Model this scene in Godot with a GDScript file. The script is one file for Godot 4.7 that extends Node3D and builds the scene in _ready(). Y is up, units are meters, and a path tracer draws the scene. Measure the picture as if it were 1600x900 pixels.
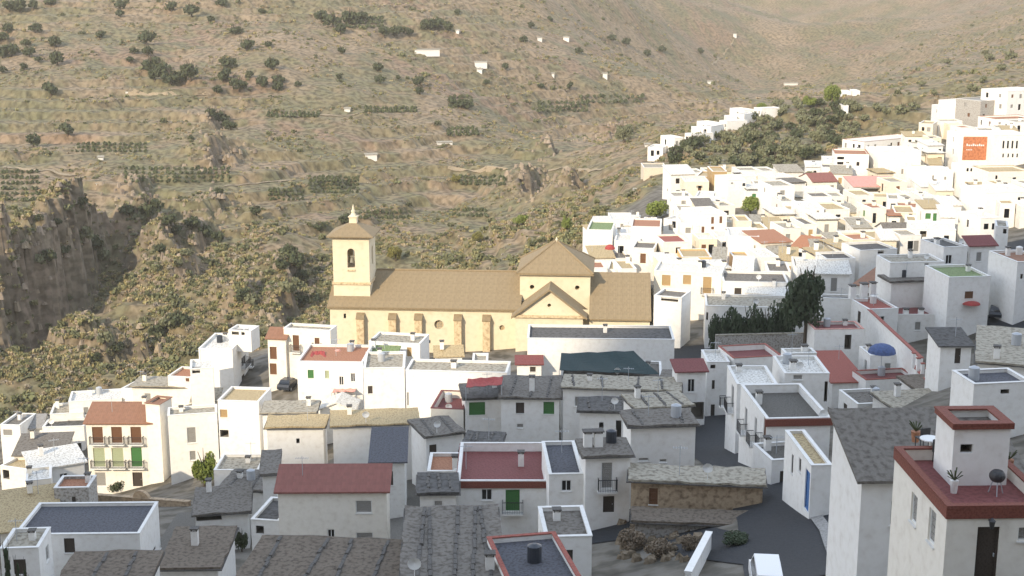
extends Node3D
# A white hill village with a sandstone church; a valley side behind it.
# World: y up, metres. The eye stands at (0, 100, 0) and looks towards -z, 13 degrees down.

const EYE := Vector3(0, 100, 0)
const FOCAL := 2200.0
const PITCH := 13.0
const TO_SUN := Vector3(-0.53, 0.53, 0.85)

var rng := RandomNumberGenerator.new()
var taken := {}
var M := {}
var GX0 := -1300.0
var GZ0 := -2700.0
var GSTEP := 3.0
var GW := 0
var GH := 0
var ground_grid := PackedFloat32Array()
var n_soft := FastNoiseLite.new()
var n_mid := FastNoiseLite.new()
var n_fine := FastNoiseLite.new()
var n_patch := FastNoiseLite.new()
var spurs: Array = []

func _ready() -> void:
	rng.seed = 20240
	set_up_view()
	make_materials()
	make_ground_grid()
	build_terrain()
	build_shading_ridge()
	build_roads()
	build_church()
	build_village()
	build_vegetation()

func set_up_view() -> void:
	var cam := Camera3D.new()
	cam.name = "camera"
	add_child(cam)
	cam.position = EYE
	cam.rotation_degrees = Vector3(-PITCH, 0, 0)
	cam.fov = rad_to_deg(2.0 * atan(450.0 / FOCAL))
	cam.near = 0.5
	cam.far = 6000.0
	cam.current = true
	var env := Environment.new()
	var mat := ProceduralSkyMaterial.new()
	mat.sky_top_color = Color(0.56, 0.61, 0.685)
	mat.sky_horizon_color = Color(0.95, 0.94, 0.925)
	mat.sky_curve = 0.16
	mat.ground_horizon_color = Color(0.55, 0.52, 0.46)
	mat.ground_bottom_color = Color(0.36, 0.33, 0.28)
	mat.energy_multiplier = 1.62
	var sky := Sky.new()
	sky.sky_material = mat
	env.background_mode = Environment.BG_SKY
	env.sky = sky
	env.tonemap_mode = Environment.TONE_MAPPER_LINEAR
	env.tonemap_exposure = 2.2
	env.background_energy_multiplier = 1.0
	env.fog_enabled = true
	env.fog_density = 0.00016
	env.fog_light_color = Color(0.86, 0.83, 0.77)
	env.sdfgi_enabled = true
	env.ssao_enabled = true
	env.ssil_enabled = true
	var we := WorldEnvironment.new()
	we.name = "world_environment"
	we.environment = env
	add_child(we)
	var sun := DirectionalLight3D.new()
	sun.name = "sun"
	add_child(sun)
	sun.look_at_from_position(Vector3.ZERO, -TO_SUN, Vector3.UP)
	sun.light_energy = 0.87
	sun.light_color = Color(1.0, 0.93, 0.82)
	sun.light_angular_distance = 0.6
	sun.shadow_enabled = true
	sun.directional_shadow_max_distance = 2500.0

# ---------------------------------------------------------------- view rays
func ray(px: float, py: float) -> Vector3:
	var p := deg_to_rad(PITCH)
	var r := (px - 800.0) / FOCAL
	var u := (450.0 - py) / FOCAL
	return Vector3(r, u * cos(p) - sin(p), -cos(p) - u * sin(p))

func at_depth(px: float, py: float, d: float) -> Vector3:
	var v := ray(px, py)
	return EYE + v * (d / -v.z)

func at_level(px: float, py: float, y: float) -> Vector3:
	var v := ray(px, py)
	return EYE + v * ((y - EYE.y) / v.y)

func at_plane(px: float, py: float, p: Vector3, n: Vector3) -> Vector3:
	var v := ray(px, py)
	return EYE + v * ((p - EYE).dot(n) / v.dot(n))

# the first point of a sight line that lies no more than h above the ground
func on_ground(px: float, py: float, h := 0.0, from := 40.0) -> Vector3:
	var v := ray(px, py)
	v /= -v.z
	var d := from
	while d < 2600.0:
		var p := EYE + v * d
		if p.y < ground(p.x, p.z) + h:
			var lo := d - maxf(1.0, d * 0.006)
			var hi := d
			for k in 12:
				var mid := 0.5 * (lo + hi)
				var q := EYE + v * mid
				if q.y < ground(q.x, q.z) + h:
					hi = mid
				else:
					lo = mid
			return EYE + v * hi
		d += maxf(1.0, d * 0.006)
	return EYE + v * 2600.0

# ---------------------------------------------------------------- naming
func numbered(called: String) -> String:
	var n: int = taken.get(called, 0)
	taken[called] = n + 1
	return called if n == 0 else "%s_%03d" % [called, n]

func tag(o: Node, label: String, category: String, group := "", kind := "") -> void:
	if label != "":
		o.set_meta("label", label)
	if category != "":
		o.set_meta("category", category)
	if group != "":
		o.set_meta("group", group)
	if kind != "":
		o.set_meta("kind", kind)

func thing(called: String, label: String, category: String, at: Vector3, turn := 0.0, group := "") -> Node3D:
	var o := Node3D.new()
	o.name = numbered(called)
	add_child(o)
	o.position = at
	o.rotation.y = turn
	tag(o, label, category, group)
	return o

# ---------------------------------------------------------------- mesh builder
class Shape:
	var v := PackedVector3Array()
	var n := PackedVector3Array()
	var t := PackedVector2Array()
	func tri(a: Vector3, b: Vector3, c: Vector3) -> void:
		var nn := (c - a).cross(b - a).normalized()
		v.append(a); v.append(b); v.append(c)
		n.append(nn); n.append(nn); n.append(nn)
		var ux := Vector3.UP.cross(nn)
		if ux.length() < 0.05:
			ux = Vector3.RIGHT
		ux = ux.normalized()
		var uy := nn.cross(ux)
		for q in [a, b, c]:
			t.append(Vector2(q.dot(ux), q.dot(uy)))
	# corners in order round the face, counter-clockwise seen from outside
	func quad(a: Vector3, b: Vector3, c: Vector3, d: Vector3) -> void:
		tri(a, c, b)
		tri(a, d, c)
	func box(lo: Vector3, hi: Vector3) -> void:
		var a := Vector3(lo.x, lo.y, hi.z)
		var b := Vector3(hi.x, lo.y, hi.z)
		var c := Vector3(hi.x, hi.y, hi.z)
		var d := Vector3(lo.x, hi.y, hi.z)
		var e := Vector3(lo.x, lo.y, lo.z)
		var f := Vector3(hi.x, lo.y, lo.z)
		var g := Vector3(hi.x, hi.y, lo.z)
		var h := Vector3(lo.x, hi.y, lo.z)
		quad(a, b, c, d); quad(f, e, h, g); quad(b, f, g, c); quad(e, a, d, h); quad(d, c, g, h); quad(e, f, b, a)
	# a prism between two loops of the same length (bottom and top), closed
	func loft(lo: Array, hi: Array, caps := true) -> void:
		var k := lo.size()
		for i in k:
			var j := (i + 1) % k
			quad(lo[i], lo[j], hi[j], hi[i])
		if caps:
			for i in range(1, k - 1):
				tri(hi[0], hi[i + 1], hi[i])
				tri(lo[0], lo[i], lo[i + 1])
	func tube(a: Vector3, b: Vector3, ra: float, rb: float, sides := 6) -> void:
		var ax := (b - a).normalized()
		var s := ax.cross(Vector3.UP if absf(ax.y) < 0.9 else Vector3.RIGHT).normalized()
		var w := s.cross(ax)
		var lo: Array = []
		var hi: Array = []
		for i in sides:
			var g := TAU * i / sides
			var o := s * cos(g) + w * sin(g)
			lo.append(a + o * ra)
			hi.append(b + o * rb)
		loft(lo, hi)
	func mesh() -> ArrayMesh:
		var arr: Array = []
		arr.resize(Mesh.ARRAY_MAX)
		arr[Mesh.ARRAY_VERTEX] = v
		arr[Mesh.ARRAY_NORMAL] = n
		arr[Mesh.ARRAY_TEX_UV] = t
		var m := ArrayMesh.new()
		m.add_surface_from_arrays(Mesh.PRIMITIVE_TRIANGLES, arr)
		return m

func put(s: Shape, called: String, m: Material, parent: Node) -> MeshInstance3D:
	var o := MeshInstance3D.new()
	o.mesh = s.mesh()
	o.material_override = m
	if parent == self:
		o.name = numbered(called)
		add_child(o)
	else:
		o.name = called
		parent.add_child(o, true)
	return o

# ---------------------------------------------------------------- materials
func noise_image(size: int, freq: float, seed_value: int, octaves: int, ramp: Gradient) -> ImageTexture:
	var f := FastNoiseLite.new()
	f.seed = seed_value
	f.noise_type = FastNoiseLite.TYPE_SIMPLEX_SMOOTH
	f.frequency = freq
	f.fractal_octaves = octaves
	var g := f.get_seamless_image(size, size)
	var out := Image.create(size, size, true, Image.FORMAT_RGB8)
	for y in size:
		for x in size:
			out.set_pixel(x, y, ramp.sample(g.get_pixel(x, y).r))
	out.generate_mipmaps()
	return ImageTexture.create_from_image(out)

func ramp(stops: Array) -> Gradient:
	var g := Gradient.new()
	var o := PackedFloat32Array()
	var c := PackedColorArray()
	for s in stops:
		o.append(s[0])
		c.append(s[1])
	g.offsets = o
	g.colors = c
	return g

func lin(r: float, g: float, b: float) -> Color:
	return Color(r, g, b).linear_to_srgb()

var tex_plaster: ImageTexture
var tex_rough: ImageTexture
var tex_stone: ImageTexture
var tex_earth: ImageTexture
var tex_tile_normal: ImageTexture
var tex_tile: ImageTexture
var tex_bump: ImageTexture

func mat(called: String, c: Color, tex: Texture2D = null, metres := 6.0, rough := 0.9, bump := 0.0) -> StandardMaterial3D:
	var m := StandardMaterial3D.new()
	m.albedo_color = c
	m.roughness = rough
	if tex:
		m.albedo_texture = tex
		m.uv1_triplanar = true
		m.uv1_world_triplanar = true
		m.uv1_scale = Vector3.ONE / metres
	if bump > 0.0:
		m.normal_enabled = true
		m.normal_texture = tex_bump
		m.normal_scale = bump
	m.resource_name = called
	M[called] = m
	return m

func make_materials() -> void:
	tex_plaster = noise_image(512, 0.02, 3, 6, ramp([[0.0, Color(0.92, 0.91, 0.895)], [0.25, Color(0.97, 0.966, 0.96)], [0.5, Color(0.99, 0.99, 0.985)], [0.7, Color(1, 1, 1)], [1.0, Color(0.975, 0.97, 0.965)]]))
	tex_rough = noise_image(512, 0.03, 9, 6, ramp([[0.0, Color(0.56, 0.53, 0.50)], [0.35, Color(0.84, 0.82, 0.79)], [0.6, Color(1, 0.99, 0.97)], [1.0, Color(0.88, 0.88, 0.85)]]))
	tex_stone = noise_image(256, 0.03, 17, 4, ramp([[0.0, Color(0.76, 0.73, 0.69)], [0.4, Color(0.92, 0.90, 0.88)], [0.62, Color(1, 1, 1)], [1.0, Color(0.94, 0.92, 0.88)]]))
	tex_earth = noise_image(512, 0.02, 29, 6, ramp([[0.0, Color(0.42, 0.41, 0.37)], [0.36, Color(0.70, 0.69, 0.65)], [0.5, Color(0.88, 0.87, 0.84)], [0.66, Color(1, 1, 1)], [1.0, Color(0.95, 0.93, 0.88)]]))
	var fb := FastNoiseLite.new()
	fb.frequency = 0.03
	fb.fractal_octaves = 5
	var bi := fb.get_seamless_image(256, 256)
	bi.convert(Image.FORMAT_RGBA8)
	bi.bump_map_to_normal_map(5.0)
	bi.generate_mipmaps()
	tex_bump = ImageTexture.create_from_image(bi)
	# half-round tiles: columns run down the slope (v), overlaps step along it; one image = 2 m x 2 m
	var hm := Image.create(256, 256, false, Image.FORMAT_RGBA8)
	var col := Image.create(256, 256, true, Image.FORMAT_RGB8)
	var r2 := RandomNumberGenerator.new()
	r2.seed = 5
	var tone: Array = []
	for k in 80:
		tone.append(r2.randf_range(0.93, 1.0))
	for y in 256:
		for x in 256:
			var cu := fposmod(x / 32.0, 1.0)
			var cv := fposmod(y / 51.2, 1.0)
			var hgt := 0.25 + 0.55 * sin(PI * cu) + 0.15 * cv
			hm.set_pixel(x, y, Color(hgt, hgt, hgt))
			var tn: float = tone[(int(x / 32.0) + 8 * int(y / 51.2)) % 80]
			col.set_pixel(x, y, Color(tn, tn * 0.985, tn * 0.96))
	hm.bump_map_to_normal_map(6.0)
	hm.generate_mipmaps()
	col.generate_mipmaps()
	tex_tile_normal = ImageTexture.create_from_image(hm)
	tex_tile = ImageTexture.create_from_image(col)

	mat("white", lin(0.785, 0.772, 0.74), tex_plaster, 9.0, 0.92, 0.08)
	mat("white_old", lin(0.70, 0.69, 0.66), tex_plaster, 6.0, 0.92, 0.12)
	mat("white_warm", lin(0.78, 0.74, 0.66), tex_plaster, 8.0, 0.92, 0.1)
	mat("cream", lin(0.74, 0.66, 0.52), tex_plaster, 6.0, 0.92, 0.3)
	mat("beige", lin(0.62, 0.55, 0.44), tex_plaster, 5.0, 0.92, 0.3)
	mat("ochre", lin(0.44, 0.345, 0.245), tex_rough, 9.0, 0.92, 0.3)
	mat("orange_wall", lin(0.72, 0.46, 0.22), tex_plaster, 5.0, 0.92, 0.3)
	mat("grey_wall", lin(0.42, 0.41, 0.40), tex_rough, 5.0, 0.92, 0.4)
	mat("sandstone", lin(0.67, 0.60, 0.445), tex_plaster, 12.0, 0.92, 0.12)
	mat("sandstone_trim", lin(0.62, 0.50, 0.32), tex_stone, 5.0, 0.92, 0.4)
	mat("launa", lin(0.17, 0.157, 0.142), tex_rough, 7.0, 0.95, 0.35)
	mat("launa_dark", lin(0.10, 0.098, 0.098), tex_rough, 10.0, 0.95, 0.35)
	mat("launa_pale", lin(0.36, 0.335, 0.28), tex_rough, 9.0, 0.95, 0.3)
	mat("launa_tan", lin(0.46, 0.37, 0.22), tex_rough, 4.0, 0.95, 0.5)
	mat("launa_brown", lin(0.155, 0.128, 0.102), tex_rough, 6.5, 0.95, 0.3)
	mat("track", lin(0.33, 0.27, 0.19), tex_rough, 6.0, 0.95)
	mat("slate_stone", lin(0.10, 0.096, 0.09), tex_stone, 1.5, 0.85, 0.8)
	mat("roof_white", lin(0.70, 0.70, 0.68), tex_rough, 5.0, 0.9, 0.3)
	mat("roof_green", lin(0.20, 0.27, 0.12), tex_rough, 5.0, 0.9, 0.3)
	mat("terrace_red", lin(0.30, 0.085, 0.062), tex_stone, 2.0, 0.8, 0.2)
	mat("terrace_maroon", lin(0.19, 0.055, 0.052), tex_stone, 2.0, 0.8, 0.2)
	mat("terracotta", lin(0.36, 0.17, 0.095), tex_stone, 2.0, 0.85, 0.3)
	mat("brick_band", lin(0.20, 0.062, 0.042), tex_stone, 1.0, 0.85, 0.4)
	mat("concrete", lin(0.30, 0.30, 0.30), tex_rough, 4.0, 0.9, 0.3)
	mat("concrete_blue", lin(0.085, 0.09, 0.112), tex_rough, 4.0, 0.85, 0.3)
	mat("asphalt", lin(0.021, 0.024, 0.030), tex_rough, 3.0, 0.9, 0.4)
	mat("paving", lin(0.12, 0.115, 0.105), tex_rough, 3.0, 0.9, 0.4)
	mat("wood_brown", lin(0.16, 0.075, 0.035), tex_stone, 0.8, 0.7)
	mat("wood_dark", lin(0.055, 0.042, 0.032), tex_stone, 0.8, 0.7)
	mat("shutter_green", lin(0.06, 0.20, 0.055), tex_stone, 0.8, 0.6)
	mat("shutter_pale", lin(0.40, 0.46, 0.30), tex_stone, 0.8, 0.6)
	mat("shutter_grey", lin(0.30, 0.30, 0.29), tex_stone, 0.8, 0.6)
	mat("shutter_tan", lin(0.44, 0.31, 0.15), tex_stone, 0.8, 0.6)
	mat("blue_paint", lin(0.06, 0.17, 0.42), tex_stone, 1.0, 0.6)
	mat("frame_white", lin(0.70, 0.70, 0.68), null, 1.0, 0.6)
	mat("iron", lin(0.03, 0.03, 0.032), null, 1.0, 0.55)
	mat("interior", lin(0.24, 0.22, 0.19), tex_plaster, 4.0, 0.95)
	mat("net", lin(0.014, 0.040, 0.045), tex_rough, 4.0, 0.9)
	mat("fabric_red", lin(0.36, 0.06, 0.055), tex_stone, 3.0, 0.9)
	mat("fabric_orange", lin(0.62, 0.20, 0.09), tex_stone, 3.0, 0.9)
	mat("fabric_pink", lin(0.62, 0.33, 0.28), tex_stone, 3.0, 0.9)
	mat("fabric_blue", lin(0.07, 0.11, 0.25), tex_stone, 3.0, 0.9)
	mat("banner_orange", lin(0.50, 0.19, 0.085), tex_stone, 6.0, 0.8)
	mat("metal_grey", lin(0.38, 0.40, 0.42), null, 1.0, 0.45)
	mat("car_silver", lin(0.40, 0.42, 0.45), null, 1.0, 0.3)
	mat("car_white", lin(0.75, 0.75, 0.75), null, 1.0, 0.3)
	mat("car_dark", lin(0.03, 0.035, 0.045), null, 1.0, 0.3)
	mat("tyre", lin(0.02, 0.02, 0.02), null, 1.0, 0.9)
	mat("bronze", lin(0.20, 0.19, 0.15), null, 1.0, 0.5)
	mat("rock", lin(0.24, 0.19, 0.135), tex_earth, 9.0, 0.95, 1.0)
	var glass := mat("glass", Color(0.05, 0.06, 0.075), null, 1.0, 0.12)
	glass.metallic_specular = 0.6
	for q in [["tile_sand", Color(0.262, 0.205, 0.125)], ["tile_brown", Color(0.26, 0.135, 0.085)], ["tile_red", Color(0.235, 0.095, 0.08)]]:
		var m := StandardMaterial3D.new()
		m.albedo_color = lin(q[1].r, q[1].g, q[1].b)
		m.albedo_texture = tex_tile
		m.normal_enabled = true
		m.normal_texture = tex_tile_normal
		m.normal_scale = 0.6
		m.roughness = 0.9
		m.uv1_scale = Vector3(0.5, 0.5, 0.5)
		m.detail_enabled = false
		m.detail_albedo = tex_stone
		m.detail_blend_mode = BaseMaterial3D.BLEND_MODE_MUL
		m.detail_uv_layer = BaseMaterial3D.DETAIL_UV_1
		M[q[0]] = m
	var te := mat("earth", Color(1, 1, 1), tex_earth, 34.0, 0.97, 0.3)
	te.vertex_color_use_as_albedo = true
	for q in [["leaf_oak", Color(0.050, 0.062, 0.026)], ["leaf_olive", Color(0.150, 0.155, 0.085)], ["leaf_bright", Color(0.15, 0.185, 0.035)], ["leaf_dark", Color(0.042, 0.060, 0.028)], ["leaf_dry", Color(0.19, 0.145, 0.10)], ["leaf_yellow", Color(0.17, 0.155, 0.035)]]:
		var m := StandardMaterial3D.new()
		m.albedo_color = lin(q[1].r, q[1].g, q[1].b)
		m.roughness = 0.85
		m.cull_mode = BaseMaterial3D.CULL_DISABLED
		m.backlight_enabled = true
		m.backlight = lin(q[1].r * 0.35, q[1].g * 0.35, q[1].b * 0.25)
		M[q[0]] = m
	mat("bark", lin(0.09, 0.07, 0.05), tex_stone, 1.0, 0.95)
	var sc := StandardMaterial3D.new()
	sc.vertex_color_use_as_albedo = true
	sc.roughness = 0.95
	M["scrub"] = sc

# ---------------------------------------------------------------- terrain
func tps(r2: float) -> float:
	return 0.0 if r2 < 1e-9 else 0.5 * r2 * log(r2)

func make_ground_grid() -> void:
	var P: Array = []
	# places where the ground is seen or can be judged: picture x, picture y, distance
	for q in [[1525, 930, 45], [500, 960, 88], [100, 960, 96], [800, 960, 82], [1240, 880, 79], [1150, 690, 133], [1090, 652, 150],
			[950, 800, 106], [620, 860, 113], [640, 720, 150], [400, 740, 156], [250, 760, 166], [190, 765, 170], [30, 710, 186], [0, 800, 142],
			[120, 640, 206], [330, 590, 192], [460, 560, 186], [800, 570, 184], [600, 560, 194], [1020, 560, 181], [1080, 590, 168], [1170, 522, 188],
			[1280, 640, 150], [1500, 620, 150], [1590, 560, 138], [1575, 470, 178], [1580, 400, 218], [1250, 440, 218], [1000, 450, 228],
			[950, 400, 252], [1300, 330, 300], [1450, 300, 310], [1590, 330, 270], [1000, 340, 300], [1080, 280, 360], [1250, 270, 370],
			[1450, 200, 420], [1590, 150, 430], [1330, 215, 440], [1100, 215, 430], [1200, 180, 485], [1190, 162, 570], [1060, 222, 455],
			[1340, 140, 560], [1480, 110, 600], [1600, 90, 620], [1600, 30, 900], [1400, 40, 1150],
			[930, 350, 335], [900, 300, 430], [400, 590, 268], [600, 530, 280], [800, 505, 295], [100, 705, 258],
			[1000, 210, 650], [1000, 120, 900], [1000, 0, 1100], [1100, 0, 1350], [1180, 140, 1050], [1200, 20, 1650], [1240, 80, 1400],
			[1300, 60, 1350], [1400, 0, 1500], [1550, 0, 1250], [1100, -150, 1900], [1300, -100, 2200], [1600, -120, 1700],
			[2000, 250, 220], [2000, 100, 430], [2000, 0, 900], [2000, -150, 1700], [-400, 780, 175]]:
		P.append(at_depth(q[0], q[1], q[2]))
	# the far valley side
	var prof := [[640, 312], [560, 333], [500, 352], [440, 374], [380, 400], [330, 427], [290, 454], [220, 512], [150, 577], [80, 648], [0, 740], [-120, 910]]
	for q in prof:
		for c in [[-500, 1.0], [-150, 1.0], [80, 1.0], [330, 1.0], [560, 1.03], [720, 1.08], [860, 1.16]]:
			if q[0] > 480 and c[0] > 300:
				continue
			if q[0] > 360 and c[0] > 600:
				continue
			if q[0] > 270 and c[0] > 800:
				continue
			P.append(at_depth(c[0], q[0], q[1] * c[1]))
	for q in [Vector3(0, 95, 2), Vector3(40, 100, 10), Vector3(-45, 82, 0), Vector3(-70, 62, -45), Vector3(70, 90, -30), Vector3(90, 78, -80), Vector3(10, 82, -38), Vector3(-15, 75, -40)]:
		P.append(q)
	var n := P.size()
	var S := n + 3
	var sc := 0.01
	var A: Array = []
	for i in S:
		var row := PackedFloat64Array()
		row.resize(S + 1)
		A.append(row)
	for i in n:
		for j in n:
			var dx: float = (P[i].x - P[j].x) * sc
			var dz: float = (P[i].z - P[j].z) * sc
			A[i][j] = tps(dx * dx + dz * dz)
		A[i][i] = 0.006 * clampf(-P[i].z / 300.0, 0.3, 6.0)
		A[i][n] = 1.0
		A[i][n + 1] = P[i].x * sc
		A[i][n + 2] = P[i].z * sc
		A[n][i] = 1.0
		A[n + 1][i] = P[i].x * sc
		A[n + 2][i] = P[i].z * sc
		A[i][S] = P[i].y
	for c in S:
		var best := c
		for r in range(c + 1, S):
			if absf(A[r][c]) > absf(A[best][c]):
				best = r
		var tmp = A[c]
		A[c] = A[best]
		A[best] = tmp
		var rc: PackedFloat64Array = A[c]
		var piv := rc[c]
		for r in range(c + 1, S):
			var rr: PackedFloat64Array = A[r]
			var k := rr[c] / piv
			if k != 0.0:
				for j in range(c, S + 1):
					rr[j] -= k * rc[j]
				A[r] = rr
	var W := PackedFloat64Array()
	W.resize(S)
	for i in range(S - 1, -1, -1):
		var s: float = A[i][S]
		for j in range(i + 1, S):
			s -= A[i][j] * W[j]
		W[i] = s / A[i][i]
	# coarse grid, then a smooth enlargement
	var step := 15.0
	var cw := int((1500.0 - GX0) / step) + 1
	var ch := int((75.0 - GZ0) / step) + 1
	var bytes := PackedFloat32Array()
	bytes.resize(cw * ch)
	var xs := PackedFloat64Array()
	var zs := PackedFloat64Array()
	for q in P:
		xs.append(q.x * sc)
		zs.append(q.z * sc)
	for j in ch:
		var z := (GZ0 + j * step) * sc
		for i in cw:
			var x := (GX0 + i * step) * sc
			# only where the terrain mesh will reach
			if absf(x) > 0.75 * (1.0 - z):
				bytes[j * cw + i] = 0.0
				continue
			var y := W[n] + W[n + 1] * x + W[n + 2] * z
			for k in n:
				var dx := x - xs[k]
				var dz := z - zs[k]
				var r2 := dx * dx + dz * dz + 1e-12
				y += W[k] * 0.5 * r2 * log(r2)
			bytes[j * cw + i] = y
	var img := Image.create_from_data(cw, ch, false, Image.FORMAT_RF, bytes.to_byte_array())
	GSTEP = 3.0
	GW = cw * 5
	GH = ch * 5
	img.resize(GW, GH, Image.INTERPOLATE_CUBIC)
	ground_grid = img.get_data().to_float32_array()
	# a resized pixel's centre sits at (i + 0.5) * 3 - 7.5 from the first sample
	GX0 -= 6.0
	GZ0 -= 6.0

func ground(x: float, z: float) -> float:
	var fx := clampf((x - GX0) / GSTEP, 0.0, GW - 2.001)
	var fz := clampf((z - GZ0) / GSTEP, 0.0, GH - 2.001)
	var i := int(fx)
	var j := int(fz)
	fx -= i
	fz -= j
	var k := j * GW + i
	return lerpf(lerpf(ground_grid[k], ground_grid[k + 1], fx), lerpf(ground_grid[k + GW], ground_grid[k + GW + 1], fx), fz)

const EDGE := [[-0.7, 215.0], [-0.36, 212.0], [-0.27, 206.0], [-0.18, 205.0], [-0.12, 212.0], [0.0, 225.0], [0.05, 262.0], [0.07, 320.0], [0.12, 366.0], [0.17, 366.0], [0.22, 372.0], [0.27, 395.0], [0.37, 452.0], [0.8, 460.0]]
# 0 in the village, 1 out in the country
func wildness(x: float, z: float) -> float:
	var u := x / maxf(-z, 10.0)
	var e := 210.0
	for i in EDGE.size() - 1:
		if u >= EDGE[i][0] and u <= EDGE[i + 1][0]:
			e = lerpf(EDGE[i][1], EDGE[i + 1][1], (u - EDGE[i][0]) / (EDGE[i + 1][0] - EDGE[i][0]))
			break
	return smoothstep(e - 2.0, e + 25.0, -z)

func set_up_noise() -> void:
	n_soft.seed = 11; n_soft.frequency = 0.0085; n_soft.fractal_octaves = 3
	n_mid.seed = 23; n_mid.frequency = 0.028; n_mid.fractal_octaves = 3
	n_mid.fractal_type = FastNoiseLite.FRACTAL_RIDGED
	n_fine.seed = 37; n_fine.frequency = 0.11; n_fine.fractal_octaves = 2
	n_patch.seed = 51; n_patch.frequency = 0.012; n_patch.fractal_octaves = 4
	# rock spurs of the ravines: a gentle back towards the sun, a broken face away from it
	for q in [[86, 440, 24.0, 15.0, 30.0], [10, 505, 17.0, 11.0, 15.0], [42, 490, 15.0, 9.0, 14.0], [128, 392, 20.0, 11.0, 26.0], [130, 520, 6.0, 6.0, 16.0], [225, 345, 10.0, 9.0, 22.0], [262, 378, 9.0, 7.0, 16.0],
			[306, 362, 8.0, 7.0, 22.0], [340, 318, 6.0, 6.0, 20.0], [212, 295, 5.0, 9.0, 26.0], [380, 470, 7.0, 6.0, 20.0], [452, 440, 8.0, 7.0, 22.0], [440, 482, 9.0, 8.0, 18.0], [330, 186, 6.0, 10.0, 30.0],
			[336, 245, 7.0, 10.0, 20.0], [366, 243, 5.0, 8.0, 20.0], [854, 240, 10.0, 8.0, 22.0], [884, 295, 9.0, 7.0, 22.0], [820, 300, 9.0, 14.0, 26.0], [836, 280, 6.0, 10.0, 20.0], [972, 205, 9.0, 12.0, 26.0], [945, 222, 7.0, 8.0, 20.0], [160, 545, 5.0, 6.0, 14.0], [200, 535, 5.0, 6.0, 14.0], [285, 420, 5.0, 7.0, 18.0]]:
		var p := on_ground(q[0], q[1], 0.0, 215.0)
		spurs.append([p.x, p.z, q[2] * (0.8 if q[0] < 300 else 0.62), q[3] * 1.15, q[4]])

func terrain_height(x: float, z: float, w: float) -> float:
	var y := ground(x, z)
	if w < 0.001:
		return y
	var far := clampf(-z / 500.0, 0.6, 2.0)
	var rough := n_soft.get_noise_2d(x, z) * 3.6 * far + (n_mid.get_noise_2d(x, z) - 0.2) * 1.5 * minf(far, 1.3) * clampf(1.9 + z / 450.0, 0.35, 1.3)
	for s in spurs:
		var dz: float = (z - s[1]) / s[3]
		if absf(dz) < 2.6:
			var dx: float = x - s[0] + 2.6 * n_fine.get_noise_2d(x * 1.3, z * 1.3) + 4.0 * n_fine.get_noise_2d(z * 0.9, s[0])
			var prof := 0.0
			if dx < 0.0:
				prof = smoothstep(-s[4], 0.0, dx)
			else:
				prof = 1.0 - smoothstep(0.0, 2.6, dx) * 1.0
				prof -= 0.5 * smoothstep(0.0, 3.0, dx) * (1.0 - smoothstep(8.0, 8.0 + s[4] * 0.5, dx))
			rough += s[2] * prof * exp(-dz * dz)
	y += rough * w
	# terraces: level treads and steep risers where the land was worked
	var tr := smoothstep(-0.22, 0.08, n_patch.get_noise_2d(x * 0.6 + 300.0, z * 0.6)) * w
	if tr > 0.01 and z < -225.0:
		var st := 3.1
		var k := y / st + 0.35 * n_soft.get_noise_2d(x * 0.5, z * 0.5 + 900.0)
		var fr := k - floorf(k)
		var lev := (floorf(k) + smoothstep(0.80, 1.0, fr)) * st - 0.35 * n_soft.get_noise_2d(x * 0.5, z * 0.5 + 900.0) * st
		y = lerpf(y, lev, tr * 0.9)
	y += n_fine.get_noise_2d(x, z) * 0.5 * w
	return y

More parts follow.
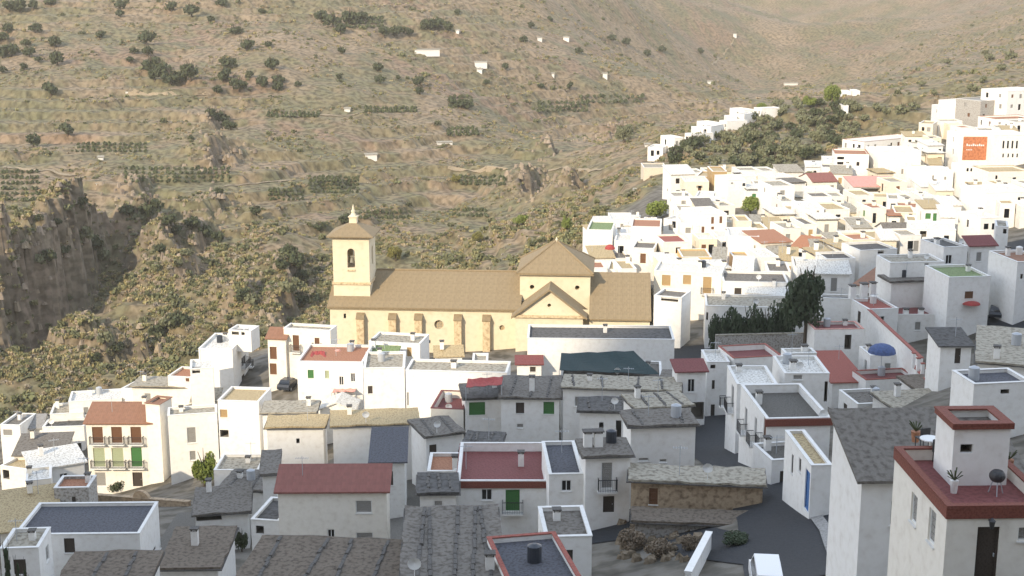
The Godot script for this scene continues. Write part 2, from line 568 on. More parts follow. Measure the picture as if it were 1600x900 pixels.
func build_terrain() -> void:
	set_up_noise()
	var cols := 430
	var zs := PackedFloat64Array()
	var z := 60.0
	while z > -2650.0:
		zs.append(z)
		var d := -z
		z -= 3.0 if d < 190.0 else (1.25 if d < 480.0 else clampf(1.25 * d / 480.0 * d / 480.0, 1.25, 12.0))
	var rows := zs.size()
	var v := PackedVector3Array()
	var nn := PackedVector3Array()
	var cc := PackedColorArray()
	v.resize(cols * rows)
	nn.resize(cols * rows)
	cc.resize(cols * rows)
	var soil_a := Color(0.232, 0.172, 0.105)
	var soil_b := Color(0.272, 0.206, 0.135)
	var soil_c := Color(0.245, 0.166, 0.112)
	var grass := Color(0.20, 0.175, 0.095)
	var grass_b := Color(0.18, 0.16, 0.085)
	var scrub := Color(0.165, 0.155, 0.085)
	var rock := Color(0.23, 0.185, 0.145)
	var town := Color(0.17, 0.155, 0.13)
	for j in rows:
		var zz := zs[j]
		var half := 0.62 * (75.0 + maxf(-zz, 0.0))
		for i in cols:
			var x := (i / float(cols - 1) * 2.0 - 1.0) * half
			var w := wildness(x, zz)
			var y := terrain_height(x, zz, w)
			v[j * cols + i] = Vector3(x, y, zz)
			var a := n_patch.get_noise_2d(x, zz)
			var b := n_soft.get_noise_2d(x * 2.0 + 500.0, zz * 2.0)
			var f := n_fine.get_noise_2d(x * 0.8, zz * 0.8 + 77.0)
			var c := soil_a.lerp(soil_b, smoothstep(-0.3, 0.3, b))
			c = c.lerp(soil_c, smoothstep(0.1, 0.4, a) * 0.8)
			c = c.lerp(grass, smoothstep(-0.05, 0.35, -b + 0.4 * f) * 0.8)
			var near_gorge := 1.0 - smoothstep(330.0, 520.0, -zz)
			var worked := smoothstep(300.0, 380.0, -zz) * (1.0 - smoothstep(520.0, 640.0, -zz))
			c = c.lerp(grass_b, worked * smoothstep(-0.25, 0.25, n_patch.get_noise_2d(x * 1.4, zz * 3.0 + 40.0)) * 0.75)
			c = c.lerp(scrub, smoothstep(0.05, 0.35, a * 0.4 - b * 0.5 + 0.7 * f + 0.22 * near_gorge) * 0.75)
			c = town.lerp(c, smoothstep(0.0, 0.6, w))
			cc[j * cols + i] = c
	for j in rows:
		for i in cols:
			var l := v[j * cols + maxi(i - 1, 0)]
			var r := v[j * cols + mini(i + 1, cols - 1)]
			var u := v[maxi(j - 1, 0) * cols + i]
			var d := v[mini(j + 1, rows - 1) * cols + i]
			var nv := (u - d).cross(r - l).normalized()
			if nv.y < 0.0:
				nv = -nv
			nn[j * cols + i] = nv
			# bare rock where it is steep and broken
			var st := 1.0 - smoothstep(0.42, 0.62, nv.y)
			if st > 0.0:
				cc[j * cols + i] = cc[j * cols + i].lerp(rock, st * 0.85)
	var idx := PackedInt32Array()
	idx.resize((cols - 1) * (rows - 1) * 6)
	var k := 0
	for j in rows - 1:
		for i in cols - 1:
			var p := j * cols + i
			idx[k] = p; idx[k + 1] = p + cols; idx[k + 2] = p + 1
			idx[k + 3] = p + 1; idx[k + 4] = p + cols; idx[k + 5] = p + cols + 1
			k += 6
	var arr: Array = []
	arr.resize(Mesh.ARRAY_MAX)
	arr[Mesh.ARRAY_VERTEX] = v
	arr[Mesh.ARRAY_NORMAL] = nn
	arr[Mesh.ARRAY_COLOR] = cc
	arr[Mesh.ARRAY_INDEX] = idx
	var m := ArrayMesh.new()
	m.add_surface_from_arrays(Mesh.PRIMITIVE_TRIANGLES, arr)
	var o := MeshInstance3D.new()
	o.mesh = m
	o.material_override = M["earth"]
	o.name = numbered("terrain")
	add_child(o)
	tag(o, "dry brown valley side and the hill under the village", "", "", "structure")
	print("terrain ", rows, " x ", cols)

# The mountain beside the eye, out of the picture, whose crest throws the shade over the near half of the village.
func build_shading_ridge() -> void:
	var edge := [[-700, 1010, 105, 2], [-300, 900, 125, 3], [0, 812, 142, 4], [180, 775, 156, 5], [420, 692, 141, 6], [600, 650, 143, 6], [740, 603, 152, 6], [900, 536, 168, 7], [960, 514, 172, 7], [1100, 474, 186, 6], [1250, 427, 203, 6], [1420, 378, 216, 6], [1600, 350, 228, 6], [1800, 310, 250, 6], [2100, 260, 285, 6]]
	var s := TO_SUN.normalized()
	var crest: Array = []
	for q in edge:
		var p := at_depth(q[0], q[1], q[2])
		crest.append(p + s * 700.0)
	# it bends round behind the eye
	crest.append_array([Vector3(-60, crest[-1].y - 5, 192), Vector3(60, crest[-1].y - 12, 212), Vector3(220, crest[-1].y - 30, 250)])
	var c: Array = []
	for i in crest.size() - 1:
		for k in 8:
			var t := k / 8.0
			var p: Vector3 = crest[i].lerp(crest[i + 1], t)
			p.y += 1.2 * n_fine.get_noise_2d(i * 8.0 + k, 5.0) * 2.0
			c.append(p)
	# the ends run down into the valley
	var sh := Shape.new()
	var away := Vector3(s.x, 0, s.z).normalized()
	var rings: Array = []
	for f in [[330.0, -420.0], [200.0, -230.0], [95.0, -110.0], [50.0, -52.0], [18.0, -17.0], [0.0, 0.0], [-30.0, -42.0], [-65.0, -110.0], [-105.0, -200.0], [-140.0, -300.0], [-165.0, -420.0]]:
		var ring: Array = []
		for i in c.size():
			var e := 1.0
			var p: Vector3 = c[i] + away * f[0]
			p.y = maxf(c[i].y + f[1] * e + (3.0 * n_fine.get_noise_2d(i * 2.0, f[0]) if f[0] != 0.0 else 0.0), -40.0)
			ring.append(p)
		rings.append(ring)
	for r in rings.size() - 1:
		for i in c.size() - 1:
			sh.quad(rings[r][i], rings[r][i + 1], rings[r + 1][i + 1], rings[r + 1][i])
	for side in [0, c.size() - 1]:
		for r in rings.size() - 1:
			var a: Vector3 = rings[r][side]
			var b: Vector3 = rings[r + 1][side]
			sh.quad(a, b, Vector3(b.x, -40.0, b.z), Vector3(a.x, -40.0, a.z))
	var o := put(sh, "mountain", M["rock"], self)
	tag(o, "rocky mountain beside the village that shades its near half", "", "", "structure")

func drape(path: Array, width: float, m: Material, called: String, label: String, lift := 0.07) -> void:
	var pts: Array = []
	for q in path:
		pts.append(on_ground(q[0], q[1], 0.0, q[2] if q.size() > 2 else 60.0))
	var sh := Shape.new()
	var prev: Array = []
	for i in pts.size() - 1:
		var a: Vector3 = pts[i]
		var b: Vector3 = pts[i + 1]
		var n := int(maxf(2.0, a.distance_to(b) / 1.5))
		for k in n + (1 if i == pts.size() - 2 else 0):
			var p := a.lerp(b, k / float(n))
			var dir := b - a
			if i > 0 and k < n / 2:
				dir = dir.normalized().lerp((a - pts[i - 1]).normalized(), 0.5 * (1.0 - 2.0 * k / n))
			dir.y = 0.0
			var sd := Vector3(-dir.z, 0, dir.x).normalized()
			var row: Array = []
			for c in 7:
				var e := p + sd * width * (c / 6.0 - 0.5)
				e.y = ground(e.x, e.z) + lift
				row.append(e)
			if prev.size() > 0:
				for c in 6:
					sh.quad(prev[c], prev[c + 1], row[c + 1], row[c])
			prev = row
	var o := put(sh, called, m, self)
	tag(o, label, "", "", "structure")

func build_roads() -> void:
	drape([[1262, 905, 60], [1225, 800, 60], [1180, 730, 60], [1120, 690, 60], [1090, 655, 60], [1085, 600, 90], [1090, 540, 110]], 6.5, M["asphalt"], "street", "grey asphalt street running down between the white houses")
	drape([[1262, 870, 60], [1100, 850, 60], [960, 810, 60], [930, 850, 60]], 5.0, M["asphalt"], "street", "asphalt lane past the ruined ochre house")
	drape([[625, 880, 70], [640, 770, 80], [655, 690, 90], [665, 640, 90]], 4.5, M["paving"], "lane", "narrow dark lane beside the house with the red roof")
	drape([[1620, 560, 90], [1585, 480, 110], [1575, 430, 130], [1570, 380, 130]], 8.0, M["asphalt"], "street", "grey asphalt street climbing along the photo's edge")
	drape([[1322, 900, 60], [1290, 830, 60], [1262, 790, 60], [1238, 752, 60]], 0.8, M["concrete"], "pavement", "narrow pavement along the white houses beside the street", 0.16)
	drape([[250, 905, 70], [275, 850, 70], [305, 800, 80]], 3.5, M["paving"], "lane", "shaded lane between low white houses at the bottom")

# ---------------------------------------------------------------- church
func round_points(c: Vector3, r: float, n: int, ux: Vector3, uy: Vector3) -> Array:
	var a: Array = []
	for i in n:
		var g := TAU * i / n
		a.append(c + ux * cos(g) * r + uy * sin(g) * r)
	return a

# a square of wall (half side s) with a round hole, its reveal and a dark pane set back
func round_hole(sh: Shape, c: Vector3, s: float, r: float, ux: Vector3, uy: Vector3, depth: float) -> void:
	var nrm := ux.cross(uy)
	var n := 16
	var circ := round_points(c, r, n, ux, uy)
	var outer: Array = []
	for i in n:
		var g := TAU * i / n
		var k := s / maxf(absf(cos(g)), absf(sin(g)))
		outer.append(c + ux * cos(g) * k + uy * sin(g) * k)
	for i in n:
		var j := (i + 1) % n
		sh.quad(circ[i], outer[i], outer[j], circ[j])
		sh.quad(circ[j], circ[j] - nrm * depth, circ[i] - nrm * depth, circ[i])

# wall rectangle from o along ux (w) and uy (h) with rectangular holes [x0, y0, x1, y1] left open
func wall_with_holes(sh: Shape, o: Vector3, ux: Vector3, uy: Vector3, w: float, h: float, holes: Array, depth := 0.0) -> void:
	var xs: Array = [0.0, w]
	var ys: Array = [0.0, h]
	for q in holes:
		xs.append(clampf(q[0], 0, w)); xs.append(clampf(q[2], 0, w))
		ys.append(clampf(q[1], 0, h)); ys.append(clampf(q[3], 0, h))
	xs.sort()
	ys.sort()
	for i in xs.size() - 1:
		if xs[i + 1] - xs[i] < 0.002:
			continue
		for j in ys.size() - 1:
			if ys[j + 1] - ys[j] < 0.002:
				continue
			var cx: float = 0.5 * (xs[i] + xs[i + 1])
			var cy: float = 0.5 * (ys[j] + ys[j + 1])
			var inside := false
			for q in holes:
				if cx > q[0] and cx < q[2] and cy > q[1] and cy < q[3]:
					inside = true
					break
			if inside:
				continue
			var a: Vector3 = o + ux * xs[i] + uy * ys[j]
			var b: Vector3 = o + ux * xs[i + 1] + uy * ys[j]
			var c: Vector3 = o + ux * xs[i + 1] + uy * ys[j + 1]
			var d: Vector3 = o + ux * xs[i] + uy * ys[j + 1]
			sh.quad(a, b, c, d)
	if depth > 0.0:
		var nrm := ux.cross(uy)
		for q in holes:
			var a: Vector3 = o + ux * q[0] + uy * q[1]
			var b: Vector3 = o + ux * q[2] + uy * q[1]
			var c: Vector3 = o + ux * q[2] + uy * q[3]
			var d: Vector3 = o + ux * q[0] + uy * q[3]
			var bk := -nrm * depth
			sh.quad(a + bk, b + bk, b, a)
			sh.quad(b + bk, c + bk, c, b)
			sh.quad(c + bk, d + bk, d, c)
			sh.quad(d + bk, a + bk, a, d)

# a sloping roof sheet with thickness; corners counter-clockwise seen from above
func roof_sheet(sh: Shape, a: Vector3, b: Vector3, c: Vector3, d: Vector3, th: float) -> void:
	var dn := Vector3(0, -th, 0)
	sh.loft([a + dn, b + dn, c + dn, d + dn], [a, b, c, d])

func build_church() -> void:
	var turn := deg_to_rad(4.0)
	var o := at_depth(515, 477, 197)
	var c := thing("church", "long sandstone church with square bell tower and tan tiled roofs", "church", Vector3(o.x, o.y - 9.5, o.z), -turn)
	var E := 9.5
	var X := Vector3.RIGHT
	var Y := Vector3.UP
	var Z := Vector3(0, 0, 1)
	# nave walls
	var s := Shape.new()
	var rw := [[15.8, E - 2.6, 0.68], [24.9, E - 2.9, 0.40]]
	var holes: Array = []
	for q in rw:
		holes.append([q[0] - 1.0, q[1] - 1.0, q[0] + 1.0, q[1] + 1.0])
	var slots := [[2.0, E - 1.9, 2.35, E - 1.2], [11.8, E - 4.6, 12.15, E - 3.9], [14.3, E - 5.4, 14.55, E - 4.9]]
	wall_with_holes(s, Vector3.ZERO, X, Y, 45.5, E, holes + slots)
	for q in slots:
		var pn := Shape.new()
		pn.quad(Vector3(q[0], q[1], -1.2), Vector3(q[2], q[1], -1.2), Vector3(q[2], q[3], -1.2), Vector3(q[0], q[3], -1.2))
		for e in [[q[0], q[1], q[2], q[1]], [q[2], q[1], q[2], q[3]], [q[2], q[3], q[0], q[3]], [q[0], q[3], q[0], q[1]]]:
			pn.quad(Vector3(e[0], e[1], -1.2), Vector3(e[2], e[3], -1.2), Vector3(e[2], e[3], 0), Vector3(e[0], e[1], 0))
		put(pn, "slot_window", M["interior"], c)
	for q in rw:
		round_hole(s, Vector3(q[0], q[1], 0), 1.0, q[2], X, Y, 0.5)
		var disc := Shape.new()
		var rp := round_points(Vector3(q[0], q[1], -0.45), q[2] + 0.02, 16, X, Y)
		for i in range(1, 15):
			disc.tri(rp[0], rp[i + 1], rp[i])
		var w := put(disc, "round_window", M["shutter_grey"], c)
		var bars := Shape.new()
		for k in 5:
			var u: float = (k - 2) * q[2] * 0.36
			var hh: float = sqrt(maxf(q[2] * q[2] - u * u, 0.01))
			bars.box(Vector3(q[0] + u - 0.03, q[1] - hh, -0.42), Vector3(q[0] + u + 0.03, q[1] + hh, -0.37))
			bars.box(Vector3(q[0] - hh, q[1] + u - 0.03, -0.41), Vector3(q[0] + hh, q[1] + u + 0.03, -0.36))
		put(bars, "lattice", M["sandstone_trim"], w)
	s.quad(Vector3(45.5, 0, 0), Vector3(45.5, 0, -14.2), Vector3(45.5, E, -14.2), Vector3(45.5, E, 0))
	s.quad(Vector3(0, 0, -14.2), Vector3(0, 0, 0), Vector3(0, E, 0), Vector3(0, E, -14.2))
	s.quad(Vector3(45.5, 0, -14.2), Vector3(0, 0, -14.2), Vector3(0, E, -14.2), Vector3(45.5, E, -14.2))
	s.tri(Vector3(0, E, 0), Vector3(0, E + 3.6, -7.1), Vector3(0, E, -14.2))
	s.tri(Vector3(45.5, E, 0), Vector3(45.5, E, -14.2), Vector3(45.5, E + 3.6, -7.1))
	put(s, "wall", M["sandstone"], c)
	s = Shape.new()
	s.box(Vector3(-0.25, E - 0.45, 0.0), Vector3(27.4, E - 0.12, 0.32))
	put(s, "cornice", M["sandstone_trim"], c)
	s = Shape.new()
	var ov := 0.55
	roof_sheet(s, Vector3(-0.3, E - 0.05, ov), Vector3(27.6, E - 0.05, ov), Vector3(27.6, E + 3.85, -7.1), Vector3(-0.3, E + 3.85, -7.1), 0.22)
	roof_sheet(s, Vector3(-0.3, E + 3.85, -7.1), Vector3(27.6, E + 3.85, -7.1), Vector3(27.6, E - 0.05, -14.7), Vector3(-0.3, E - 0.05, -14.7), 0.22)
	var nr := put(s, "nave_roof", M["tile_sand"], c)
	s = Shape.new()
	s.tube(Vector3(5.8, E + 3.85, -7.1), Vector3(27.5, E + 3.85, -7.1), 0.17, 0.17, 8)
	put(s, "ridge_tiles", M["tile_sand"], nr)
	# buttresses with sloping caps
	for bx in [4.5, 9.15, 12.9, 18.6, 22.7]:
		s = Shape.new()
		var w2 := 0.52
		s.loft([Vector3(bx - w2, 0, 0.9), Vector3(bx + w2, 0, 0.9), Vector3(bx + w2, 0, 0.004), Vector3(bx - w2, 0, 0.004)], [Vector3(bx - w2, E - 1.75, 0.9), Vector3(bx + w2, E - 1.75, 0.9), Vector3(bx + w2, E - 1.1, 0.004), Vector3(bx - w2, E - 1.1, 0.004)])
		var bt := put(s, "buttress", M["sandstone_trim"], c)
		s = Shape.new()
		s.loft([Vector3(bx - w2 - 0.08, E - 1.78, 1.0), Vector3(bx + w2 + 0.08, E - 1.78, 1.0), Vector3(bx + w2 + 0.08, E - 1.08, 0.006), Vector3(bx - w2 - 0.08, E - 1.08, 0.006)], [Vector3(bx - w2 - 0.08, E - 1.68, 1.0), Vector3(bx + w2 + 0.08, E - 1.68, 1.0), Vector3(bx + w2 + 0.08, E - 0.98, 0.006), Vector3(bx - w2 - 0.08, E - 0.98, 0.006)])
		put(s, "cap", M["tile_sand"], bt)
	# chancel, a little wider than the nave
	s = Shape.new()
	s.box(Vector3(37.4, 0, -13.0), Vector3(45.9, E - 0.6, 1.5))
	s.tri(Vector3(45.9, E - 0.6, 1.5), Vector3(45.9, E - 0.6, -14.6), Vector3(45.9, E + 3.5, -7.1))
	put(s, "chancel_wall", M["sandstone"], c)
	s = Shape.new()
	roof_sheet(s, Vector3(37.35, E - 0.85, 2.0), Vector3(46.1, E - 0.85, 2.0), Vector3(46.1, E + 3.95, -7.1), Vector3(37.35, E + 3.95, -7.1), 0.22)
	roof_sheet(s, Vector3(37.35, E + 3.95, -7.1), Vector3(46.1, E + 3.95, -7.1), Vector3(46.1, E - 0.85, -15.2), Vector3(37.35, E - 0.85, -15.2), 0.22)
	put(s, "chancel_roof", M["tile_sand"], c)
	# crossing with pyramid roof
	var x0 := 27.3
	var x1 := 37.4
	var zf := -2.4
	var zb := -12.4
	var top := E + 4.75
	s = Shape.new()
	var ch: Array = []
	for q in [[1.75, 2.6], [8.25, 2.6]]:
		ch.append([q[0] - 0.5, E + q[1] - 0.5, q[0] + 0.5, E + q[1] + 0.5])
		round_hole(s, Vector3(x0 + q[0], E + q[1], zf), 0.5, 0.34, X, Y, 1.6)
		var dk := Shape.new()
		var rp := round_points(Vector3(x0 + q[0], E + q[1], zf - 1.55), 0.36, 14, X, Y)
		for i in range(1, 13):
			dk.tri(rp[0], rp[i + 1], rp[i])
		put(dk, "round_opening", M["interior"], c)
	wall_with_holes(s, Vector3(x0, 0, zf), X, Y, x1 - x0, top, ch)
	s.quad(Vector3(x1, 0, zf), Vector3(x1, 0, zb), Vector3(x1, top, zb), Vector3(x1, top, zf))
	s.quad(Vector3(x0, 0, zb), Vector3(x0, 0, zf), Vector3(x0, top, zf), Vector3(x0, top, zb))
	s.quad(Vector3(x1, 0, zb), Vector3(x0, 0, zb), Vector3(x0, top, zb), Vector3(x1, top, zb))
	put(s, "crossing_wall", M["sandstone"], c)
	s = Shape.new()
	var q0 := Vector3(x0 - 0.5, top, zf + 0.5)
	var q1 := Vector3(x1 + 0.5, top, zf + 0.5)
	var q2 := Vector3(x1 + 0.5, top, zb - 0.5)
	var q3 := Vector3(x0 - 0.5, top, zb - 0.5)
	var ap := Vector3(0.5 * (x0 + x1), top + 3.75, 0.5 * (zf + zb))
	for e in [[q0, q1], [q1, q2], [q2, q3], [q3, q0]]:
		s.tri(e[0], ap, e[1])
		s.quad(e[0] - Vector3(0, 0.3, 0), e[1] - Vector3(0, 0.3, 0), e[1], e[0])
	s.quad(q3 - Vector3(0, 0.3, 0), q2 - Vector3(0, 0.3, 0), q1 - Vector3(0, 0.3, 0), q0 - Vector3(0, 0.3, 0))
	var cr := put(s, "crossing_roof", M["tile_sand"], c)
	for e in [q0, q1, q2, q3]:
		s = Shape.new()
		s.tube(e, ap, 0.16, 0.16, 6)
		put(s, "hip_tiles", M["tile_sand"], cr)
	s = Shape.new()
	s.tube(ap - Vector3(0, 0.2, 0), ap + Vector3(0, 0.5, 0), 0.28, 0.06, 8)
	put(s, "finial", M["sandstone"], cr)
	# transept with its gable towards the village
	var gx0 := 26.6
	var gx1 := 36.9
	var gm := 0.5 * (gx0 + gx1)
	var gz := 2.4
	var ge := E - 0.4
	var gp := E + 3.4
	s = Shape.new()
	wall_with_holes(s, Vector3(gx0 + 0.4, 0, gz), X, Y, gx1 - gx0 - 0.8, ge, [])
	s.quad(Vector3(gx1 - 0.4, 0, gz), Vector3(gx1 - 0.4, 0, zf), Vector3(gx1 - 0.4, ge, zf), Vector3(gx1 - 0.4, ge, gz))
	s.quad(Vector3(gx0 + 0.4, 0, zf), Vector3(gx0 + 0.4, 0, gz), Vector3(gx0 + 0.4, ge, gz), Vector3(gx0 + 0.4, ge, zf))
	# the gable triangle, fanned round its little round opening
	var oc := Vector3(gm, ge + 1.5, gz)
	var gl := Vector3(gx0 + 0.4, ge, gz)
	var gr := Vector3(gx1 - 0.4, ge, gz)
	var gt := Vector3(gm, gp - 0.15, gz)
	var gh := 0.42
	var sa := oc + Vector3(-gh, -gh, 0)
	var sb := oc + Vector3(gh, -gh, 0)
	var sc2 := oc + Vector3(gh, gh, 0)
	var sd2 := oc + Vector3(-gh, gh, 0)
	s.quad(gl, gr, sb, sa)
	s.tri(gr, sb, sc2)
	s.tri(gr, sc2, gt)
	s.tri(gt, sc2, sd2)
	s.tri(gt, sd2, gl)
	s.tri(gl, sd2, sa)
	round_hole(s, oc, gh, 0.27, X, Y, 1.4)
	put(s, "transept_wall", M["sandstone"], c)
	s = Shape.new()
	var rp2 := round_points(Vector3(gm, ge + 1.5, gz - 1.35), 0.29, 12, X, Y)
	for i in range(1, 11):
		s.tri(rp2[0], rp2[i + 1], rp2[i])
	put(s, "round_opening", M["interior"], c)
	s = Shape.new()
	s.box(Vector3(gx0 + 0.1, ge - 0.28, gz + 0.004), Vector3(gx1 - 0.1, ge + 0.08, gz + 0.3))
	put(s, "cornice", M["sandstone_trim"], c)
	s = Shape.new()
	roof_sheet(s, Vector3(gx0 - 0.2, ge - 0.15, gz + 0.55), Vector3(gm, gp + 0.15, gz + 0.55), Vector3(gm, gp + 0.15, zf - 0.02), Vector3(gx0 - 0.2, ge - 0.15, zf - 0.02), 0.3)
	roof_sheet(s, Vector3(gm, gp + 0.15, gz + 0.55), Vector3(gx1 + 0.2, ge - 0.15, gz + 0.55), Vector3(gx1 + 0.2, ge - 0.15, zf - 0.02), Vector3(gm, gp + 0.15, zf - 0.02), 0.3)
	put(s, "transept_roof", M["tile_sand"], c)
	# tower
	var tx0 := 0.35
	var tx1 := 5.65
	var tz0 := -1.6
	var tz1 := -6.9
	var tt := E + 9.7
	var th := 0.7
	s = Shape.new()
	var faces := [[Vector3(tx0, 0, tz0), X, tx1 - tx0], [Vector3(tx1, 0, tz0), -Z, tz0 - tz1], [Vector3(tx1, 0, tz1), -X, tx1 - tx0], [Vector3(tx0, 0, tz1), Z, tz0 - tz1]]
	for f in faces:
		var u: Vector3 = f[1]
		var ww: float = f[2]
		var m := ww * 0.5
		var nrm := u.cross(Y)
		var r := 0.55
		var a0 := E + 5.2
		var a1 := E + 7.5
		wall_with_holes(s, f[0], u, Y, ww, tt, [[m - r, a0, m + r, a1 + r]])
		# arch head: spandrels, soffit and jambs
		var org: Vector3 = f[0]
		var prev := Vector3.ZERO
		for i in 9:
			var g := PI * i / 8.0
			var pt: Vector3 = org + u * (m - r * cos(g)) + Y * (a1 + r * sin(g))
			if i > 0:
				var corner: Vector3 = org + u * (m - r if i <= 4 else m + r) + Y * (a1 + r)
				s.tri(prev, corner, pt)
				s.quad(prev, pt, pt - nrm * th, prev - nrm * th)
				if i == 4:
					s.tri(pt, corner, org + u * m + Y * (a1 + r))
			prev = pt
		for sd in [-1.0, 1.0]:
			var jb: Vector3 = org + u * (m + r * sd)
			s.quad(jb + Y * a0, jb + Y * a1, jb + Y * a1 - nrm * th, jb + Y * a0 - nrm * th)
		s.quad(org + u * (m - r) + Y * a0, org + u * (m + r) + Y * a0, org + u * (m + r) + Y * a0 - nrm * th, org + u * (m - r) + Y * a0 - nrm * th)
		# inner skin of the belfry
		wall_with_holes(s, org - nrm * th + u * th, u, Y, ww - 2.0 * th, tt, [[m - r - th, a0, m + r - th, a1 + r]])
	var tw := put(s, "tower", M["sandstone"], c)
	s = Shape.new()
	s.box(Vector3(tx0 + th, E + 4.9, tz1 + th), Vector3(tx1 - th, E + 5.1, tz0 - th))
	put(s, "belfry_floor", M["sandstone_trim"], tw)
	s = Shape.new()
	s.loft([Vector3(tx0 - 0.18, E + 2.75, tz0 + 0.18), Vector3(tx1 + 0.18, E + 2.75, tz0 + 0.18), Vector3(tx1 + 0.18, E + 2.75, tz1 - 0.18), Vector3(tx0 - 0.18, E + 2.75, tz1 - 0.18)], [Vector3(tx0 - 0.18, E + 3.1, tz0 + 0.18), Vector3(tx1 + 0.18, E + 3.1, tz0 + 0.18), Vector3(tx1 + 0.18, E + 3.1, tz1 - 0.18), Vector3(tx0 - 0.18, E + 3.1, tz1 - 0.18)])
	put(s, "string_course", M["sandstone_trim"], tw)
	s = Shape.new()
	s.box(Vector3(tx0 + 2.1, E + 4.75, tz0 + 0.004), Vector3(tx1 - 2.1, E + 4.95, tz0 + 0.16))
	put(s, "sill", M["sandstone_trim"], tw)
	var cor := Shape.new()
	cor.box(Vector3(tx0 - 0.3, tt - 0.2, tz1 - 0.3), Vector3(tx1 + 0.3, tt, tz0 + 0.3))
	cor.box(Vector3(tx0 - 0.55, tt + 0.002, tz1 - 0.55), Vector3(tx1 + 0.55, tt + 0.2, tz0 + 0.55))
	put(cor, "cornice", M["sandstone_trim"], tw)
	s = Shape.new()
	var e0 := Vector3(tx0 - 0.75, tt + 0.21, tz0 + 0.75)
	var e1 := Vector3(tx1 + 0.75, tt + 0.21, tz0 + 0.75)
	var e2 := Vector3(tx1 + 0.75, tt + 0.21, tz1 - 0.75)
	var e3 := Vector3(tx0 - 0.75, tt + 0.21, tz1 - 0.75)
	var pk := Vector3(0.5 * (tx0 + tx1), tt + 1.95, 0.5 * (tz0 + tz1))
	for e in [[e0, e1], [e1, e2], [e2, e3], [e3, e0]]:
		s.tri(e[0], pk, e[1])
		s.quad(e[0] - Vector3(0, 0.15, 0), e[1] - Vector3(0, 0.15, 0), e[1], e[0])
	s.quad(e3 - Vector3(0, 0.15, 0), e2 - Vector3(0, 0.15, 0), e1 - Vector3(0, 0.15, 0), e0 - Vector3(0, 0.15, 0))
	put(s, "tower_roof", M["tile_sand"], c)
	s = Shape.new()
	s.box(Vector3(pk.x - 0.55, tt + 1.4, pk.z - 0.55), Vector3(pk.x + 0.55, tt + 2.5, pk.z + 0.55))
	s.box(Vector3(pk.x - 0.66, tt + 2.5, pk.z - 0.66), Vector3(pk.x + 0.66, tt + 2.64, pk.z + 0.66))
	s.tube(Vector3(pk.x, tt + 2.64, pk.z), Vector3(pk.x, tt + 3.2, pk.z), 0.5, 0.22, 10)
	s.tube(Vector3(pk.x, tt + 3.2, pk.z), Vector3(pk.x, tt + 3.5, pk.z), 0.3, 0.3, 10)
	s.tube(Vector3(pk.x, tt + 3.5, pk.z), Vector3(pk.x, tt + 4.3, pk.z), 0.2, 0.05, 8)
	put(s, "finial", M["sandstone"], c)
	# the bell in the arch
	s = Shape.new()
	var bc := Vector3(0.5 * (tx0 + tx1), E + 5.9, tz0 - 0.75)
	var prof := [[0.42, 0.0], [0.36, 0.12], [0.28, 0.4], [0.22, 0.62], [0.1, 0.72]]
	for i in prof.size() - 1:
		s.tube(bc + Y * prof[i][1], bc + Y * prof[i + 1][1], prof[i][0], prof[i + 1][0], 12)
	s.box(bc + Vector3(-0.55, 0.74, -0.1), bc + Vector3(0.55, 0.98, 0.1))
	put(s, "bell", M["bronze"], tw)

# ---------------------------------------------------------------- houses
var h_scale := 1.0
var last := {}             # size of the house built last
var feet: Array = []       # footprints already built on: centre x, centre z, half width, half depth, cos, sin

func foot_hits(x: float, z: float, hw: float, hd: float) -> bool:
	for f in feet:
		var dx: float = x - f[0]
		var dz: float = z - f[1]
		if absf(dx) < (hw + f[2]) * 0.86 and absf(dz) < (hd + f[3]) * 0.8:
			return true
	return false

func pane_mat(kind: String) -> Material:
	match kind:
		"g": return M["glass"]
		"G": return M["shutter_green"]
		"P": return M["shutter_pale"]
		"b": return M["wood_brown"]
		"d": return M["wood_dark"]
		"w": return M["shutter_grey"]
		"t": return M["shutter_tan"]
		"B": return M["blue_paint"]
	return M["interior"]

